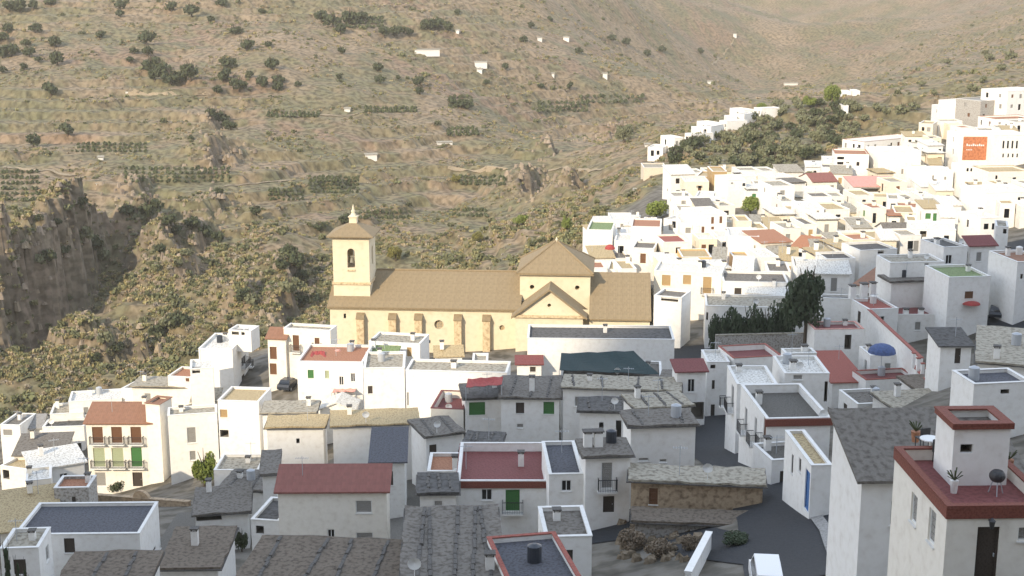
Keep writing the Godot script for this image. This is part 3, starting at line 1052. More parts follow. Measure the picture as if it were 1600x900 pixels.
# one opening's filling, in a wall's own frame: o lower left corner on the wall face
func fill_opening(parent: Node3D, o: Vector3, ux: Vector3, w: float, h: float, kind: String, door: bool, near: bool) -> void:
	var uy := Vector3.UP
	var nz := ux.cross(uy)
	var bas := Basis(ux, uy, nz)
	var t := 0.07 if w > 0.5 else 0.04
	var s := Shape.new()
	var called := "door" if door else "window"
	var mine: MeshInstance3D
	if kind == "o":
		# an open hole: a bare room behind it
		var dp := 1.4
		s.quad(Vector3(0, 0, -dp), Vector3(w, 0, -dp), Vector3(w, h, -dp), Vector3(0, h, -dp))
		for e in [[0.0, 0.0, w, 0.0], [w, 0.0, w, h], [w, h, 0.0, h], [0.0, h, 0.0, 0.0]]:
			s.quad(Vector3(e[0], e[1], -dp), Vector3(e[2], e[3], -dp), Vector3(e[2], e[3], -0.155), Vector3(e[0], e[1], -0.155))
		mine = put(s, "doorway" if door else "opening", M["interior"], parent)
	elif not near:
		s.box(Vector3(0, 0, -0.2), Vector3(w, h, -0.12))
		mine = put(s, called, pane_mat(kind), parent)
	else:
		s.box(Vector3(0, 0, -0.19), Vector3(t, h, -0.07))
		s.box(Vector3(w - t, 0, -0.19), Vector3(w, h, -0.07))
		s.box(Vector3(t, h - t, -0.188), Vector3(w - t, h, -0.072))
		s.box(Vector3(t, 0, -0.188), Vector3(w - t, t, -0.072))
		if kind == "g" and not door:
			s.box(Vector3(w * 0.5 - 0.03, t, -0.17), Vector3(w * 0.5 + 0.03, h - t, -0.08))
		mine = put(s, called, M["frame_white"] if kind in ["g", "w", "o"] else pane_mat(kind), parent)
		var p := Shape.new()
		if kind in ["G", "P", "b", "w", "t"] and not door:
			# slatted shutter: thin horizontal laths
			var nl := int(clampf(h / 0.16, 4, 16))
			for k in nl:
				var y0 := t + (h - 2 * t) * k / nl
				p.box(Vector3(t, y0, -0.15 + 0.015 * (k % 2)), Vector3(w - t, y0 + (h - 2 * t) / nl * 0.9, -0.11 + 0.015 * (k % 2)))
			p.box(Vector3(t, t, -0.175), Vector3(w - t, h - t, -0.152))
			put(p, "shutter", pane_mat(kind), mine)
		else:
			p.box(Vector3(t, t, -0.15), Vector3(w - t, h - t, -0.125))
			put(p, "leaf" if door else "pane", pane_mat(kind), mine)
		if door:
			var kn := Shape.new()
			kn.box(Vector3(w * 0.82, h * 0.46, -0.124), Vector3(w * 0.86, h * 0.52, -0.06))
			put(kn, "handle", M["metal_grey"], mine)
		else:
			var sl := Shape.new()
			sl.box(Vector3(-0.06, -0.07, -0.1), Vector3(w + 0.06, -0.003, 0.07))
			put(sl, "sill", M["white_old"], mine)
	mine.transform = Transform3D(bas, o)

func balcony(parent: Node3D, o: Vector3, ux: Vector3, w: float) -> void:
	var bas := Basis(ux, Vector3.UP, ux.cross(Vector3.UP))
	var s := Shape.new()
	s.box(Vector3(-0.3, -0.2, 0.004), Vector3(w + 0.3, -0.06, 0.65))
	var b := put(s, "balcony", M["white_old"], parent)
	b.transform = Transform3D(bas, o)
	var r := Shape.new()
	var y0 := -0.058
	r.box(Vector3(-0.28, 0.88, 0.59), Vector3(w + 0.28, 0.93, 0.63))
	r.box(Vector3(-0.28, 0.05, 0.595), Vector3(w + 0.28, 0.08, 0.625))
	for sd in [-0.26, w + 0.23]:
		r.box(Vector3(sd, 0.88, 0.01), Vector3(sd + 0.035, 0.93, 0.59))
		var m := 5
		for k in m:
			var z := 0.05 + 0.5 * k / (m - 1.0)
			r.box(Vector3(sd + 0.008, y0, z), Vector3(sd + 0.03, 0.88, z + 0.022))
	var n := int((w + 0.56) / 0.13)
	for k in n + 1:
		var x := -0.27 + (w + 0.52) * k / n
		r.box(Vector3(x, y0, 0.6), Vector3(x + 0.022, 0.88, 0.62))
	put(r, "railing", M["iron"], b)

func chimney(parent: Node3D, x: float, y: float, z: float, h: float, w := 0.3, m := "white") -> void:
	var s := Shape.new()
	s.box(Vector3(x - w, y, z - w), Vector3(x + w, y + h, z + w))
	var c := put(s, "chimney", M[m], parent)
	s = Shape.new()
	s.box(Vector3(x - w * 1.3, y + h + 0.14, z - w * 1.3), Vector3(x + w * 1.3, y + h + 0.22, z + w * 1.3))
	for q in [[-1, -1], [1, -1], [1, 1], [-1, 1]]:
		s.box(Vector3(x + q[0] * w * 0.8 - 0.05, y + h, z + q[1] * w * 0.8 - 0.05), Vector3(x + q[0] * w * 0.8 + 0.05, y + h + 0.14, z + q[1] * w * 0.8 + 0.05))
	put(s, "cap", M["slate_stone"], c)

func antenna(parent: Node3D, x: float, y: float, z: float, h: float) -> void:
	var s := Shape.new()
	s.tube(Vector3(x, y, z), Vector3(x, y + h, z), 0.03, 0.025, 5)
	s.tube(Vector3(x - 0.55, y + h - 0.2, z), Vector3(x + 0.55, y + h - 0.2, z), 0.02, 0.02, 4)
	for k in 6:
		var u := x - 0.5 + 0.2 * k
		s.tube(Vector3(u, y + h - 0.2, z - 0.3), Vector3(u, y + h - 0.2, z + 0.3), 0.012, 0.012, 4)
	put(s, "antenna", M["metal_grey"], parent)

# ax, ay / bx, by: where the photo shows the left and right end of the front wall's top edge; H its height over the ground; D the depth
func house(label: String, ax: float, ay: float, bx: float, by: float, H: float, D: float, roof: String, wall: String, roofm: String, wins: Array = [], o: Dictionary = {}) -> Node3D:
	var A: Vector3
	H *= h_scale
	if o.has("d"):
		A = at_depth(ax, ay, o.d)
	else:
		A = on_ground(ax, ay, H, o.get("from", 62.0))
	var B := at_level(bx, by, A.y)
	var u := B - A
	u.y = 0.0
	var W := u.length()
	if o.has("yaw"):
		var yw := deg_to_rad(o.yaw)
		u = Vector3(cos(yw), 0, sin(yw))
		# keep the right end on its sight line
		var v := ray(bx, by)
		var cr := u.x * v.z - u.z * v.x
		if absf(cr) > 0.05:
			var rel := EYE - A
			W = (rel.x * v.z - rel.z * v.x) / cr
	u = u.normalized()
	B = A + u * W
	var nrm := Vector3(-u.z, 0, u.x)
	var rise: float = o.get("rise", 0.0)
	if o.has("k"):
		var K := at_level(o.k[0], o.k[1], A.y + rise)
		D = clampf((A - K).dot(nrm), 2.0, 40.0)
	var mid := (A + B) * 0.5
	var base := 1e9
	for q in [A, B, A - nrm * D, B - nrm * D]:
		base = minf(base, ground(q.x, q.z))
	base = minf(base - 0.4, A.y - 2.2)
	if o.has("base"):
		base = A.y - o.base
	if o.get("log", false):
		print(label, " d=", snappedf(-A.z, 0.1), " w=", snappedf(W, 0.1), " D=", snappedf(D, 0.1), " h=", snappedf(A.y - base, 0.1))
	var turn := atan2(-u.z, u.x)
	var cm := mid - nrm * D * 0.5
	feet.append([cm.x, cm.z, W * 0.5 * absf(u.x) + D * 0.5 * absf(u.z), D * 0.5 * absf(u.x) + W * 0.5 * absf(u.z)])
	var c := thing(o.get("name", "house"), label, o.get("cat", "house"), Vector3(mid.x, base, mid.z), turn, o.get("group", ""))
	var T := A.y - base
	last = {"T": T, "W": W, "D": D, "p": o.get("p", 0.35)}
	var hw := W * 0.5
	var near: bool = -A.z < 215.0
	var wm: Material = M[wall]
	var p: float = o.get("p", 0.35)
	if not o.has("cop") and not o.has("band"):
		p = minf(p, 0.24)
	var to_local := c.transform.affine_inverse()
	var X := Vector3.RIGHT
	var Y := Vector3.UP
	var Z := Vector3(0, 0, 1)
	# wall faces: front, right, back, left
	var fo := [Vector3(-hw, 0, 0), Vector3(hw, 0, 0), Vector3(hw, 0, -D), Vector3(-hw, 0, -D)]
	var fu := [X, -Z, -X, Z]
	var fw := [W, D, W, D]
	var holes := [[], [], [], []]
	for q in wins:
		var fi := 0
		if q.size() > 5:
			fi = {"f": 0, "r": 1, "l": 3}[q[5]]
		var wp: Vector3 = c.transform * fo[fi]
		var wn: Vector3 = c.transform.basis * (fu[fi].cross(Y))
		var p0 := to_local * at_plane(q[0], q[3], wp, wn)
		var p1 := to_local * at_plane(q[2], q[1], wp, wn)
		var a0: float = (p0 - fo[fi]).dot(fu[fi])
		var a1: float = (p1 - fo[fi]).dot(fu[fi])
		var x0 := clampf(minf(a0, a1), 0.08, fw[fi] - 0.4)
		var x1 := clampf(maxf(a0, a1), x0 + 0.25, fw[fi] - 0.08)
		var y0 := clampf(p0.y, 0.05, T - 0.6)
		var y1 := clampf(p1.y, y0 + 0.3, T - 0.1)
		holes[fi].append([x0, y0, x1, y1, q[4]])
	if not o.has("auto") and not ("blank" in label) and not o.has("base") and W > 2.6:
		if not near and wins.size() <= 1:
			o["auto"] = [maxi(1, int(W / 2.8)), 2, "ggwb"]
		elif near and wins.size() == 0:
			o["auto"] = [maxi(1, int(W / 3.2)), 1, "gwd"]
	if o.has("auto"):
		# storeys of plain windows: [columns, storeys, kind]
		for fi in ([0, 3] if mid.x > 0.0 else [0, 1]):
			var nc: int = o.auto[0] if fi == 0 else maxi(1, int(o.auto[0] / 2.0))
			var top_y := T - 0.9
			for r in o.auto[1]:
				for k in nc:
					if rng.randf() < 0.1:
						continue
					var ww := rng.randf_range(0.7, 1.0)
					var hh := rng.randf_range(0.9, 1.9)
					var cx: float = fw[fi] * (k + 0.5 + rng.randf_range(-0.15, 0.15)) / nc
					var ty: float = top_y - r * 2.8
					if ty - hh > T - H + 0.2 and cx - ww * 0.5 > 0.3 and cx + ww * 0.5 < fw[fi] - 0.3:
						holes[fi].append([cx - ww * 0.5, ty - hh, cx + ww * 0.5, ty, o.auto[2][rng.randi() % o.auto[2].length()]])
	var sh := Shape.new()
	for fi in 4:
		wall_with_holes(sh, fo[fi], fu[fi], Y, fw[fi], T, holes[fi], 0.16)
	if roof == "shed" or roof == "gable":
		var yb := T + rise if roof == "shed" else T
		if roof == "shed":
			sh.tri(Vector3(hw, T, 0), Vector3(hw, T, -D), Vector3(hw, yb, -D))
			sh.tri(Vector3(-hw, T, -D), Vector3(-hw, T, 0), Vector3(-hw, yb, -D))
			sh.quad(Vector3(hw, T, -D), Vector3(-hw, T, -D), Vector3(-hw, yb, -D), Vector3(hw, yb, -D))
		else:
			sh.tri(Vector3(hw, T, 0), Vector3(hw, T, -D), Vector3(hw, T + rise, -D * 0.5))
			sh.tri(Vector3(-hw, T, -D), Vector3(-hw, T, 0), Vector3(-hw, T + rise, -D * 0.5))
	elif roof == "cross":
		sh.tri(Vector3(-hw, T, 0), Vector3(0, T + rise, 0), Vector3(hw, T, 0))
		sh.tri(Vector3(hw, T, -D), Vector3(0, T + rise, -D), Vector3(-hw, T, -D))
	put(sh, "wall", wm, c)
	for fi in 4:
		for q in holes[fi]:
			var kind: String = q[4]
			var is_door := kind.length() > 1 and kind[1] == "D"
			fill_opening(c, fo[fi] + fu[fi] * q[0] + Y * q[1], fu[fi], q[2] - q[0], q[3] - q[1], kind[0], is_door, near)
			if kind.length() > 1 and kind[1] == "B" and near:
				balcony(c, fo[fi] + fu[fi] * q[0] + Y * q[1], fu[fi], q[2] - q[0])
	var rm: Material = M[roofm]
	var rs := Shape.new()
	var ty := T
	match roof:
		"flat":
			var t := 0.2
			ty = T - p
			var floor_part := Shape.new()
			floor_part.quad(Vector3(-hw + t, ty, -t), Vector3(hw - t, ty, -t), Vector3(hw - t, ty, -D + t), Vector3(-hw + t, ty, -D + t))
			put(floor_part, "roof", rm, c)
			var ins := [Vector3(-hw + t, 0, -t), Vector3(hw - t, 0, -t), Vector3(hw - t, 0, -D + t), Vector3(-hw + t, 0, -D + t)]
			for i in 4:
				var a: Vector3 = ins[i]
				var b: Vector3 = ins[(i + 1) % 4]
				rs.quad(b + Y * (ty - 0.05), a + Y * (ty - 0.05), a + Y * T, b + Y * T)
			put(rs, "parapet", wm, c)
			var cp := Shape.new()
			var ov: float = o.get("cop_out", 0.04)
			var chh: float = o.get("cop_h", 0.07)
			cp.box(Vector3(-hw - ov, T + 0.002, -t - ov), Vector3(hw + ov, T + chh, ov))
			cp.box(Vector3(-hw - ov, T + 0.002, -D - ov), Vector3(hw + ov, T + chh, -D + t + ov))
			cp.box(Vector3(-hw - ov, T + 0.002, -D + t + ov), Vector3(-hw + t + ov, T + chh, -t - ov))
			cp.box(Vector3(hw - t - ov, T + 0.002, -D + t + ov), Vector3(hw + ov, T + chh, -t - ov))
			put(cp, "coping", M[o.cop] if o.has("cop") else M["white_old"], c)
		"slab":
			# a clay roof on overhanging slates, its top uneven
			var ov := 0.28
			var nx := int(clampf((W + 0.6) / 0.9, 3, 24))
			var nz := int(clampf((D + 0.6) / 0.9, 3, 20))
			var top: Array = []
			for j in nz + 1:
				var row: Array = []
				for i in nx + 1:
					var ex := rng.randf_range(-0.09, 0.09) if i == 0 or i == nx else 0.0
					var ez := rng.randf_range(-0.09, 0.09) if j == 0 or j == nz else 0.0
					var rim := 0.10 if (i == 0 or i == nx or j == 0 or j == nz) else 0.0
					row.append(Vector3(-hw - ov + (W + 2 * ov) * i / nx + ex, T + 0.16 + rng.randf_range(-0.035, 0.035) + rim * rng.randf(), ov - (D + 2 * ov) * j / nz + ez))
				top.append(row)
			for j in nz:
				for i in nx:
					rs.quad(top[j][i], top[j][i + 1], top[j + 1][i + 1], top[j + 1][i])
			var edge: Array = []
			for i in nx: edge.append(top[0][i])
			for j in nz: edge.append(top[j][nx])
			for i in nx: edge.append(top[nz][nx - i])
			for j in nz: edge.append(top[nz - j][0])
			var dn := Vector3(0, -0.16, 0)
			for i in edge.size():
				var a: Vector3 = edge[i]
				var b: Vector3 = edge[(i + 1) % edge.size()]
				rs.quad(a + dn, b + dn, b, a)
			put(rs, "roof", rm, c)
			# the row of slates under the edge
			var sl := Shape.new()
			sl.box(Vector3(-hw - ov - 0.07, T - 0.05, -D - ov - 0.07), Vector3(hw + ov + 0.07, T + 0.03, ov + 0.07))
			put(sl, "eaves", M["slate_stone"], c)
			ty = T + 0.16
		"shed":
			var ov := 0.3
			var g := rise / D
			roof_sheet(rs, Vector3(-hw - ov, T + 0.14 - g * ov, ov), Vector3(hw + ov, T + 0.14 - g * ov, ov), Vector3(hw + ov, T + 0.14 + rise + g * 0.15, -D - 0.15), Vector3(-hw - ov, T + 0.14 + rise + g * 0.15, -D - 0.15), 0.14)
			put(rs, "roof", rm, c)
			ty = T + rise * 0.5
		"gable":
			var ov := 0.3
			var g := rise / (D * 0.5)
			roof_sheet(rs, Vector3(-hw - 0.2, T + 0.12 - g * ov, ov), Vector3(hw + 0.2, T + 0.12 - g * ov, ov), Vector3(hw + 0.2, T + 0.12 + rise, -D * 0.5), Vector3(-hw - 0.2, T + 0.12 + rise, -D * 0.5), 0.14)
			roof_sheet(rs, Vector3(-hw - 0.2, T + 0.12 + rise, -D * 0.5), Vector3(hw + 0.2, T + 0.12 + rise, -D * 0.5), Vector3(hw + 0.2, T + 0.12 - g * ov, -D - ov), Vector3(-hw - 0.2, T + 0.12 - g * ov, -D - ov), 0.14)
			put(rs, "roof", rm, c)
			ty = T + rise * 0.6
		"cross":
			var ov := 0.25
			var g := rise / hw
			roof_sheet(rs, Vector3(-hw - ov, T + 0.12 - g * ov, ov), Vector3(0, T + 0.12 + rise, ov), Vector3(0, T + 0.12 + rise, -D - 0.1), Vector3(-hw - ov, T + 0.12 - g * ov, -D - 0.1), 0.14)
			roof_sheet(rs, Vector3(0, T + 0.12 + rise, ov), Vector3(hw + ov, T + 0.12 - g * ov, ov), Vector3(hw + ov, T + 0.12 - g * ov, -D - 0.1), Vector3(0, T + 0.12 + rise, -D - 0.1), 0.14)
			put(rs, "roof", rm, c)
	# band of bricks or tiles under the top: [material, height]
	if o.has("band"):
		var bd := Shape.new()
		var bh: float = o.band[1]
		var bo: float = o.band[2] if o.band.size() > 2 else 0.12
		bd.box(Vector3(-hw - bo, T - bh, 0.003), Vector3(hw + bo, T - 0.004, bo))
		if not o.get("band_front", false):
			bd.box(Vector3(-hw - bo, T - bh, -D), Vector3(-hw - 0.003, T - 0.004, 0.003))
			bd.box(Vector3(hw + 0.003, T - bh, -D), Vector3(hw + bo, T - 0.004, 0.003))
		put(bd, "band", M[o.band[0]], c)
	if near and not o.has("chim") and not o.has("base") and roof != "cross" and W > 2.5 and rng.randf() < 0.6:
		o["chim"] = [[rng.randf_range(0.12, 0.88), rng.randf_range(0.55, 0.85), rng.randf_range(0.6, 1.2), 0.24]]
	if near and not o.has("ant") and not o.has("base") and W > 2.5 and rng.randf() < 0.4:
		o["ant"] = [[rng.randf_range(0.15, 0.85), rng.randf_range(0.4, 0.8), rng.randf_range(1.5, 2.6)]]
	for q in o.get("chim", []):
		chimney(c, (q[0] - 0.5) * W, ty + (rise * q[1] if roof == "shed" else 0.0) - 0.1, -q[1] * D, q[2], q[3] if q.size() > 3 else 0.3, wall if wall.begins_with("white") else "white")
	for q in o.get("ant", []):
		antenna(c, (q[0] - 0.5) * W, ty, -q[1] * D, q[2])
	if near and (roof == "flat" or roof == "slab") and W > 3.4 and D > 3.0 and not o.has("base"):
		if rng.randf() < 0.3:
			var tk := Shape.new()
			var tx := rng.randf_range(-0.3, 0.3) * W
			var tz := -rng.randf_range(0.5, 0.8) * D
			tk.tube(Vector3(tx, ty, tz), Vector3(tx, ty + 0.95, tz), 0.42, 0.42, 14)
			tk.tube(Vector3(tx, ty + 0.95, tz), Vector3(tx, ty + 1.08, tz), 0.42, 0.12, 14)
			put(tk, "water_tank", M[["metal_grey", "white_old", "car_dark"][rng.randi() % 3]], c)
		if rng.randf() < 0.3:
			var ds := Shape.new()
			var dx := rng.randf_range(-0.42, 0.42) * W
			ds.tube(Vector3(dx, ty, -0.5), Vector3(dx, ty + 0.8, -0.5), 0.025, 0.025, 5)
			var dc := Vector3(dx, ty + 0.95, -0.42)
			for i in 14:
				var g0 := TAU * i / 14.0
				var g1 := TAU * (i + 1) / 14.0
				ds.tri(dc - Vector3(0, 0, 0.1), dc + Vector3(cos(g1) * 0.38, sin(g1) * 0.36, 0.06), dc + Vector3(cos(g0) * 0.38, sin(g0) * 0.36, 0.06))
			put(ds, "satellite_dish", M["frame_white"], c)
	# raised lines of stones across a clay roof
	for k in o.get("ribs", 0):
		var rb := Shape.new()
		var n: int = o.ribs
		var x: float = -hw + W * (k + 0.5 + rng.randf_range(-0.2, 0.2)) / n
		var lean := rng.randf_range(-0.5, 0.5)
		var segs := int(maxf(3.0, D / 0.7))
		for q in segs:
			var z0 := -D * q / segs
			var z1 := -D * (q + 1.04) / segs
			var xx: float = x + lean * q / segs + rng.randf_range(-0.05, 0.05)
			var hh := rng.randf_range(0.05, 0.14)
			rb.loft([Vector3(xx - 0.15, ty - 0.04, z0), Vector3(xx + 0.14, ty - 0.04, z0), Vector3(xx + 0.14, ty - 0.04, z1), Vector3(xx - 0.15, ty - 0.04, z1)], [Vector3(xx - 0.09, ty + hh, z0 - 0.03), Vector3(xx + 0.09, ty + hh, z0 - 0.03), Vector3(xx + 0.09, ty + hh * 0.8, z1 + 0.03), Vector3(xx - 0.09, ty + hh * 0.8, z1 + 0.03)])
		put(rb, "stone_row", M["slate_stone"], c)
	return c

# ---------------------------------------------------------------- the village
func build_village() -> void:
	var church_mid := at_depth(770, 480, 203)
	feet.append([church_mid.x, church_mid.z, 22.5, 7.0])
	near_houses()
	middle_houses()
	left_houses()
	right_houses()
	h_scale = 0.74
	upper_houses()
	h_scale = 1.0
	filler_houses()
	small_things()

# the shaded bottom of the picture
func near_houses() -> void:
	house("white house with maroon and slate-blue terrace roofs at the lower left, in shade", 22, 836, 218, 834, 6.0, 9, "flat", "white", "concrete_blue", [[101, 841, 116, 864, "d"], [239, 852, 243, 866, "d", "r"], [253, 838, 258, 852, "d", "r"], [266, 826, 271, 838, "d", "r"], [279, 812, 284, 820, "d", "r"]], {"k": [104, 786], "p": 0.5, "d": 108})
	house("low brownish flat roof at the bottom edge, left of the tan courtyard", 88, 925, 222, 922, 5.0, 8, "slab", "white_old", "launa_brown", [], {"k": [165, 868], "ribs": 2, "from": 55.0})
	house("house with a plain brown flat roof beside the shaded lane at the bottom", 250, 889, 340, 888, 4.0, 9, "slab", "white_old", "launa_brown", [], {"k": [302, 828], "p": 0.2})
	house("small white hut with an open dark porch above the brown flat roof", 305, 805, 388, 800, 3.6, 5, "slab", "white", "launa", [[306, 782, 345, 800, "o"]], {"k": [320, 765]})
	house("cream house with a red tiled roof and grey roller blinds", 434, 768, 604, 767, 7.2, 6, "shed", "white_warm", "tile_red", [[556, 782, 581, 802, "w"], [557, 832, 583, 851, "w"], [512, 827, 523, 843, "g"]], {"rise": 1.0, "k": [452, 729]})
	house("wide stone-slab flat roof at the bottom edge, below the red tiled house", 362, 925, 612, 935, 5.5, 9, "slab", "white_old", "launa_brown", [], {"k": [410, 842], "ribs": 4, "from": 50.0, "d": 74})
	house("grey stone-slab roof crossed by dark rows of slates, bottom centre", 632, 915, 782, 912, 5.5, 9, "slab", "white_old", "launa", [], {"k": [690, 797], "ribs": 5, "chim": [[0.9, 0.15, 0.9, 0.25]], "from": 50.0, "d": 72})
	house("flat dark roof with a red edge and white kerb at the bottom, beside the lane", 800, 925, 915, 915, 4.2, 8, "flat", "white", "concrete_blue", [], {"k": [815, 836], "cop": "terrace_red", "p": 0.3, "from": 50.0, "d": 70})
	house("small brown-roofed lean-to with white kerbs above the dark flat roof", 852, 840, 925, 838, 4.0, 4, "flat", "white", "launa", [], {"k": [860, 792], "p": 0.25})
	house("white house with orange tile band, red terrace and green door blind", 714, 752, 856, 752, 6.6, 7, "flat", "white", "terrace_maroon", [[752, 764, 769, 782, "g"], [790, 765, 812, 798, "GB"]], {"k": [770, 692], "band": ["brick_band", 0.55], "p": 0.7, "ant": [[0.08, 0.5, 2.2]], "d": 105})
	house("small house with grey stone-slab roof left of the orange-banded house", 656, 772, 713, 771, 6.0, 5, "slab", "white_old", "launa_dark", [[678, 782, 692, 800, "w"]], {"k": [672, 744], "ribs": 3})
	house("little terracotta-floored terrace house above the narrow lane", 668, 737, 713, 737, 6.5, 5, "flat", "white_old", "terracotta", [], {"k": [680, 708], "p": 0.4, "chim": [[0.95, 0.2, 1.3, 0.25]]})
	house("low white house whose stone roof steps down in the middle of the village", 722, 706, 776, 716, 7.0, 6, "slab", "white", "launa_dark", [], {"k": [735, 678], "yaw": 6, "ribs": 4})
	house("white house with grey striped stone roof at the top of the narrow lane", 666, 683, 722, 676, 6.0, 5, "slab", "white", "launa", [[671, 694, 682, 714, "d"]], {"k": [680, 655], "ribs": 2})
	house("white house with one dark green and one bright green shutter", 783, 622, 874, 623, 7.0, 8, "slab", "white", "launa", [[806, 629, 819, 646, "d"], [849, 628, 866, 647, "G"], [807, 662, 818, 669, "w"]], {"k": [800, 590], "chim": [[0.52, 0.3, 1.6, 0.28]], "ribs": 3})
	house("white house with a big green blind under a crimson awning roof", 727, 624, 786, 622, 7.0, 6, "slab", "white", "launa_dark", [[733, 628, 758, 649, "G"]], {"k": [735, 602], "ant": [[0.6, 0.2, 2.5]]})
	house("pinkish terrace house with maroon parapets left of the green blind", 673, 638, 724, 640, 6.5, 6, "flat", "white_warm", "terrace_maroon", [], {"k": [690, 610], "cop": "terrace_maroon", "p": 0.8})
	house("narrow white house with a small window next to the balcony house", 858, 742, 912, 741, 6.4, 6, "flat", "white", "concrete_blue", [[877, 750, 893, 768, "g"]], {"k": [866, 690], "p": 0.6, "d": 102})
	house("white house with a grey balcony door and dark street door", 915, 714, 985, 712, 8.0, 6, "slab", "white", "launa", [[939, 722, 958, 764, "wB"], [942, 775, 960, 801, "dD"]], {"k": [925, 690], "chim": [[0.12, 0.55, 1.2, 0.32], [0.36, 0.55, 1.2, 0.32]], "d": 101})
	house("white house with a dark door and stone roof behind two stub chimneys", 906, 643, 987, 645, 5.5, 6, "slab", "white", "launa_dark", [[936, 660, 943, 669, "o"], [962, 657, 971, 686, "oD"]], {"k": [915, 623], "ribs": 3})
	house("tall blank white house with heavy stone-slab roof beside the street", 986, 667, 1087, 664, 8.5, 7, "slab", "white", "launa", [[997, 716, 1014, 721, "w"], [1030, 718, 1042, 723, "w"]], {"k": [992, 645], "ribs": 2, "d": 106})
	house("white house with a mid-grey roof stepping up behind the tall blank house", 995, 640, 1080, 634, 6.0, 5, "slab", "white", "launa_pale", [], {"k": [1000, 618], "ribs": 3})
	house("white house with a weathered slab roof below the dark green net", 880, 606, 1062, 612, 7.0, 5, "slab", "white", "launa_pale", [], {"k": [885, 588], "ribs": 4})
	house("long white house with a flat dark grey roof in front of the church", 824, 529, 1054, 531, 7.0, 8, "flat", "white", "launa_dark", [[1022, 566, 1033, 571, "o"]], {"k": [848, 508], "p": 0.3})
	house("small white house with a maroon roof below the long grey-roofed house", 808, 569, 846, 569, 4.5, 4, "shed", "white", "terrace_maroon", [[828, 573, 837, 581, "d"]], {"rise": 0.4, "k": [815, 557]})
	house("white corner house with a maroon roof over a dark garage", 1058, 581, 1103, 580, 6.5, 5, "shed", "white", "terrace_maroon", [[1074, 592, 1086, 613, "g"], [1079, 628, 1103, 656, "o"]], {"rise": 0.5, "k": [1070, 563]})
	house("ruined ochre house with a broken slate roof at the street corner", 986, 751, 1192, 760, 5.0, 6, "slab", "ochre", "launa_pale", [[1014, 763, 1028, 788, "b"]], {"k": [992, 729], "d": 99})
	house("low grey stone terrace below the ruined ochre house", 992, 815, 1182, 822, 2.6, 3, "slab", "grey_wall", "launa_brown", [], {"k": [1000, 798], "name": "stone_terrace", "cat": "terrace", "d": 95})
	house("tall white house with a big plain grey sloping roof beside the street", 1347, 750, 1600, 746, 10.5, 9, "shed", "white", "launa", [[1390, 783, 1394, 821, "w"]], {"rise": 1.6, "chim": [], "k": [1310, 645], "from": 45.0, "d": 62})
	house("near house with a rust-red parapet terrace and a dark wooden door", 1481, 793, 1650, 791, 6.5, 6, "flat", "white_warm", "terrace_maroon", [[1521, 823, 1563, 912, "dD"], [1422, 778, 1434, 812, "w", "l"], [1449, 803, 1463, 843, "w", "l"], [1590, 824, 1606, 845, "w"]], {"d": 47.0, "k": [1412, 700], "p": 0.45, "chim": [], "ant": [], "band": ["brick_band", 0.42, 0.06], "cop": "brick_band"})
	house("white rooftop room with a red tile rim on the near terrace", 1492, 664, 1580, 663, 2.6, 3, "flat", "white", "launa", [[1500, 694, 1521, 708, "o"]], {"d": 50.3, "base": 2.45, "k": [1505, 640], "p": 0.3, "band": ["brick_band", 0.16, 0.1], "cop": "brick_band", "cop_out": 0.1})
	house("low white house with an olive-grey roof and blue door by the street", 1268, 728, 1300, 727, 4.5, 8, "flat", "white", "launa_tan", [[1256, 740, 1266, 792, "BD", "l"], [1236, 712, 1240, 738, "d", "l"], [1248, 718, 1252, 735, "d", "l"]], {"k": [1234, 673], "p": 0.15, "yaw": -3, "d": 90})
	house("white house with a brick-red tile band and balconies over the street", 1198, 655, 1298, 653, 7.0, 8, "flat", "white", "paving", [[1192, 655, 1198, 694, "bB", "l"], [1178, 655, 1183, 690, "gB", "l"], [1163, 640, 1168, 672, "gB", "l"]], {"k": [1150, 602], "band": ["brick_band", 0.6, 0.15], "band_front": true, "p": 0.7, "d": 108})
	house("white house with a rounded wall end behind the brick-banded terrace", 1226, 584, 1296, 584, 7.5, 6, "flat", "white", "roof_white", [[1240, 560, 1256, 572, "w"], [1288, 596, 1294, 628, "oD"]], {"p": 0.4, "d": 126.0, "chim": [[0.3, 0.4, 0.8, 0.3]]})
	house("white corner house with a black roof niche at the top of the street", 1105, 566, 1140, 566, 9.0, 5, "flat", "white", "roof_white", [[1110, 570, 1118, 576, "o"], [1112, 594, 1117, 608, "d"], [1110, 632, 1117, 655, "d"]], {"p": 0.3, "d": 150.0, "ant": [[0.5, 0.5, 2.0]]})
	house("white house with a dark green shade net over its terrace", 876, 588, 1034, 592, 7.0, 7, "flat", "white_old", "launa", [], {"p": 0.3, "d": 153.0})
	house("white house with grey steps below the brick-banded house", 1206, 720, 1262, 716, 3.0, 4, "flat", "white", "paving", [], {"p": 0.3, "d": 103.0})
	house("white house with a flat grey roof between the street and the green net", 1030, 600, 1060, 602, 7.0, 5, "slab", "white_old", "launa", [], {"d": 148.0})
	house("white house with a grey slate roof under the purple-grey roof, in shade", 410, 742, 432, 741, 5.0, 6, "slab", "white_old", "launa", [], {"d": 122.0})
	house("low white wash-house with a dark slot at the lane corner, lower left", 392, 812, 436, 815, 3.5, 5, "flat", "white_old", "launa_dark", [[400, 822, 412, 834, "o"]], {"p": 0.2, "d": 108.0})
	house("white house with a curved grey balcony further up the street", 1152, 601, 1215, 601, 7.5, 7, "flat", "white", "roof_white", [[1142, 606, 1147, 636, "gB", "l"], [1129, 596, 1133, 622, "gB", "l"]], {"k": [1122, 572], "p": 0.5, "d": 123.0})
	house("white house with a red-edged terrace and clutter above the street", 1146, 560, 1222, 556, 6.5, 6, "flat", "white", "terrace_maroon", [], {"k": [1140, 540], "cop": "terrace_red", "p": 0.6})
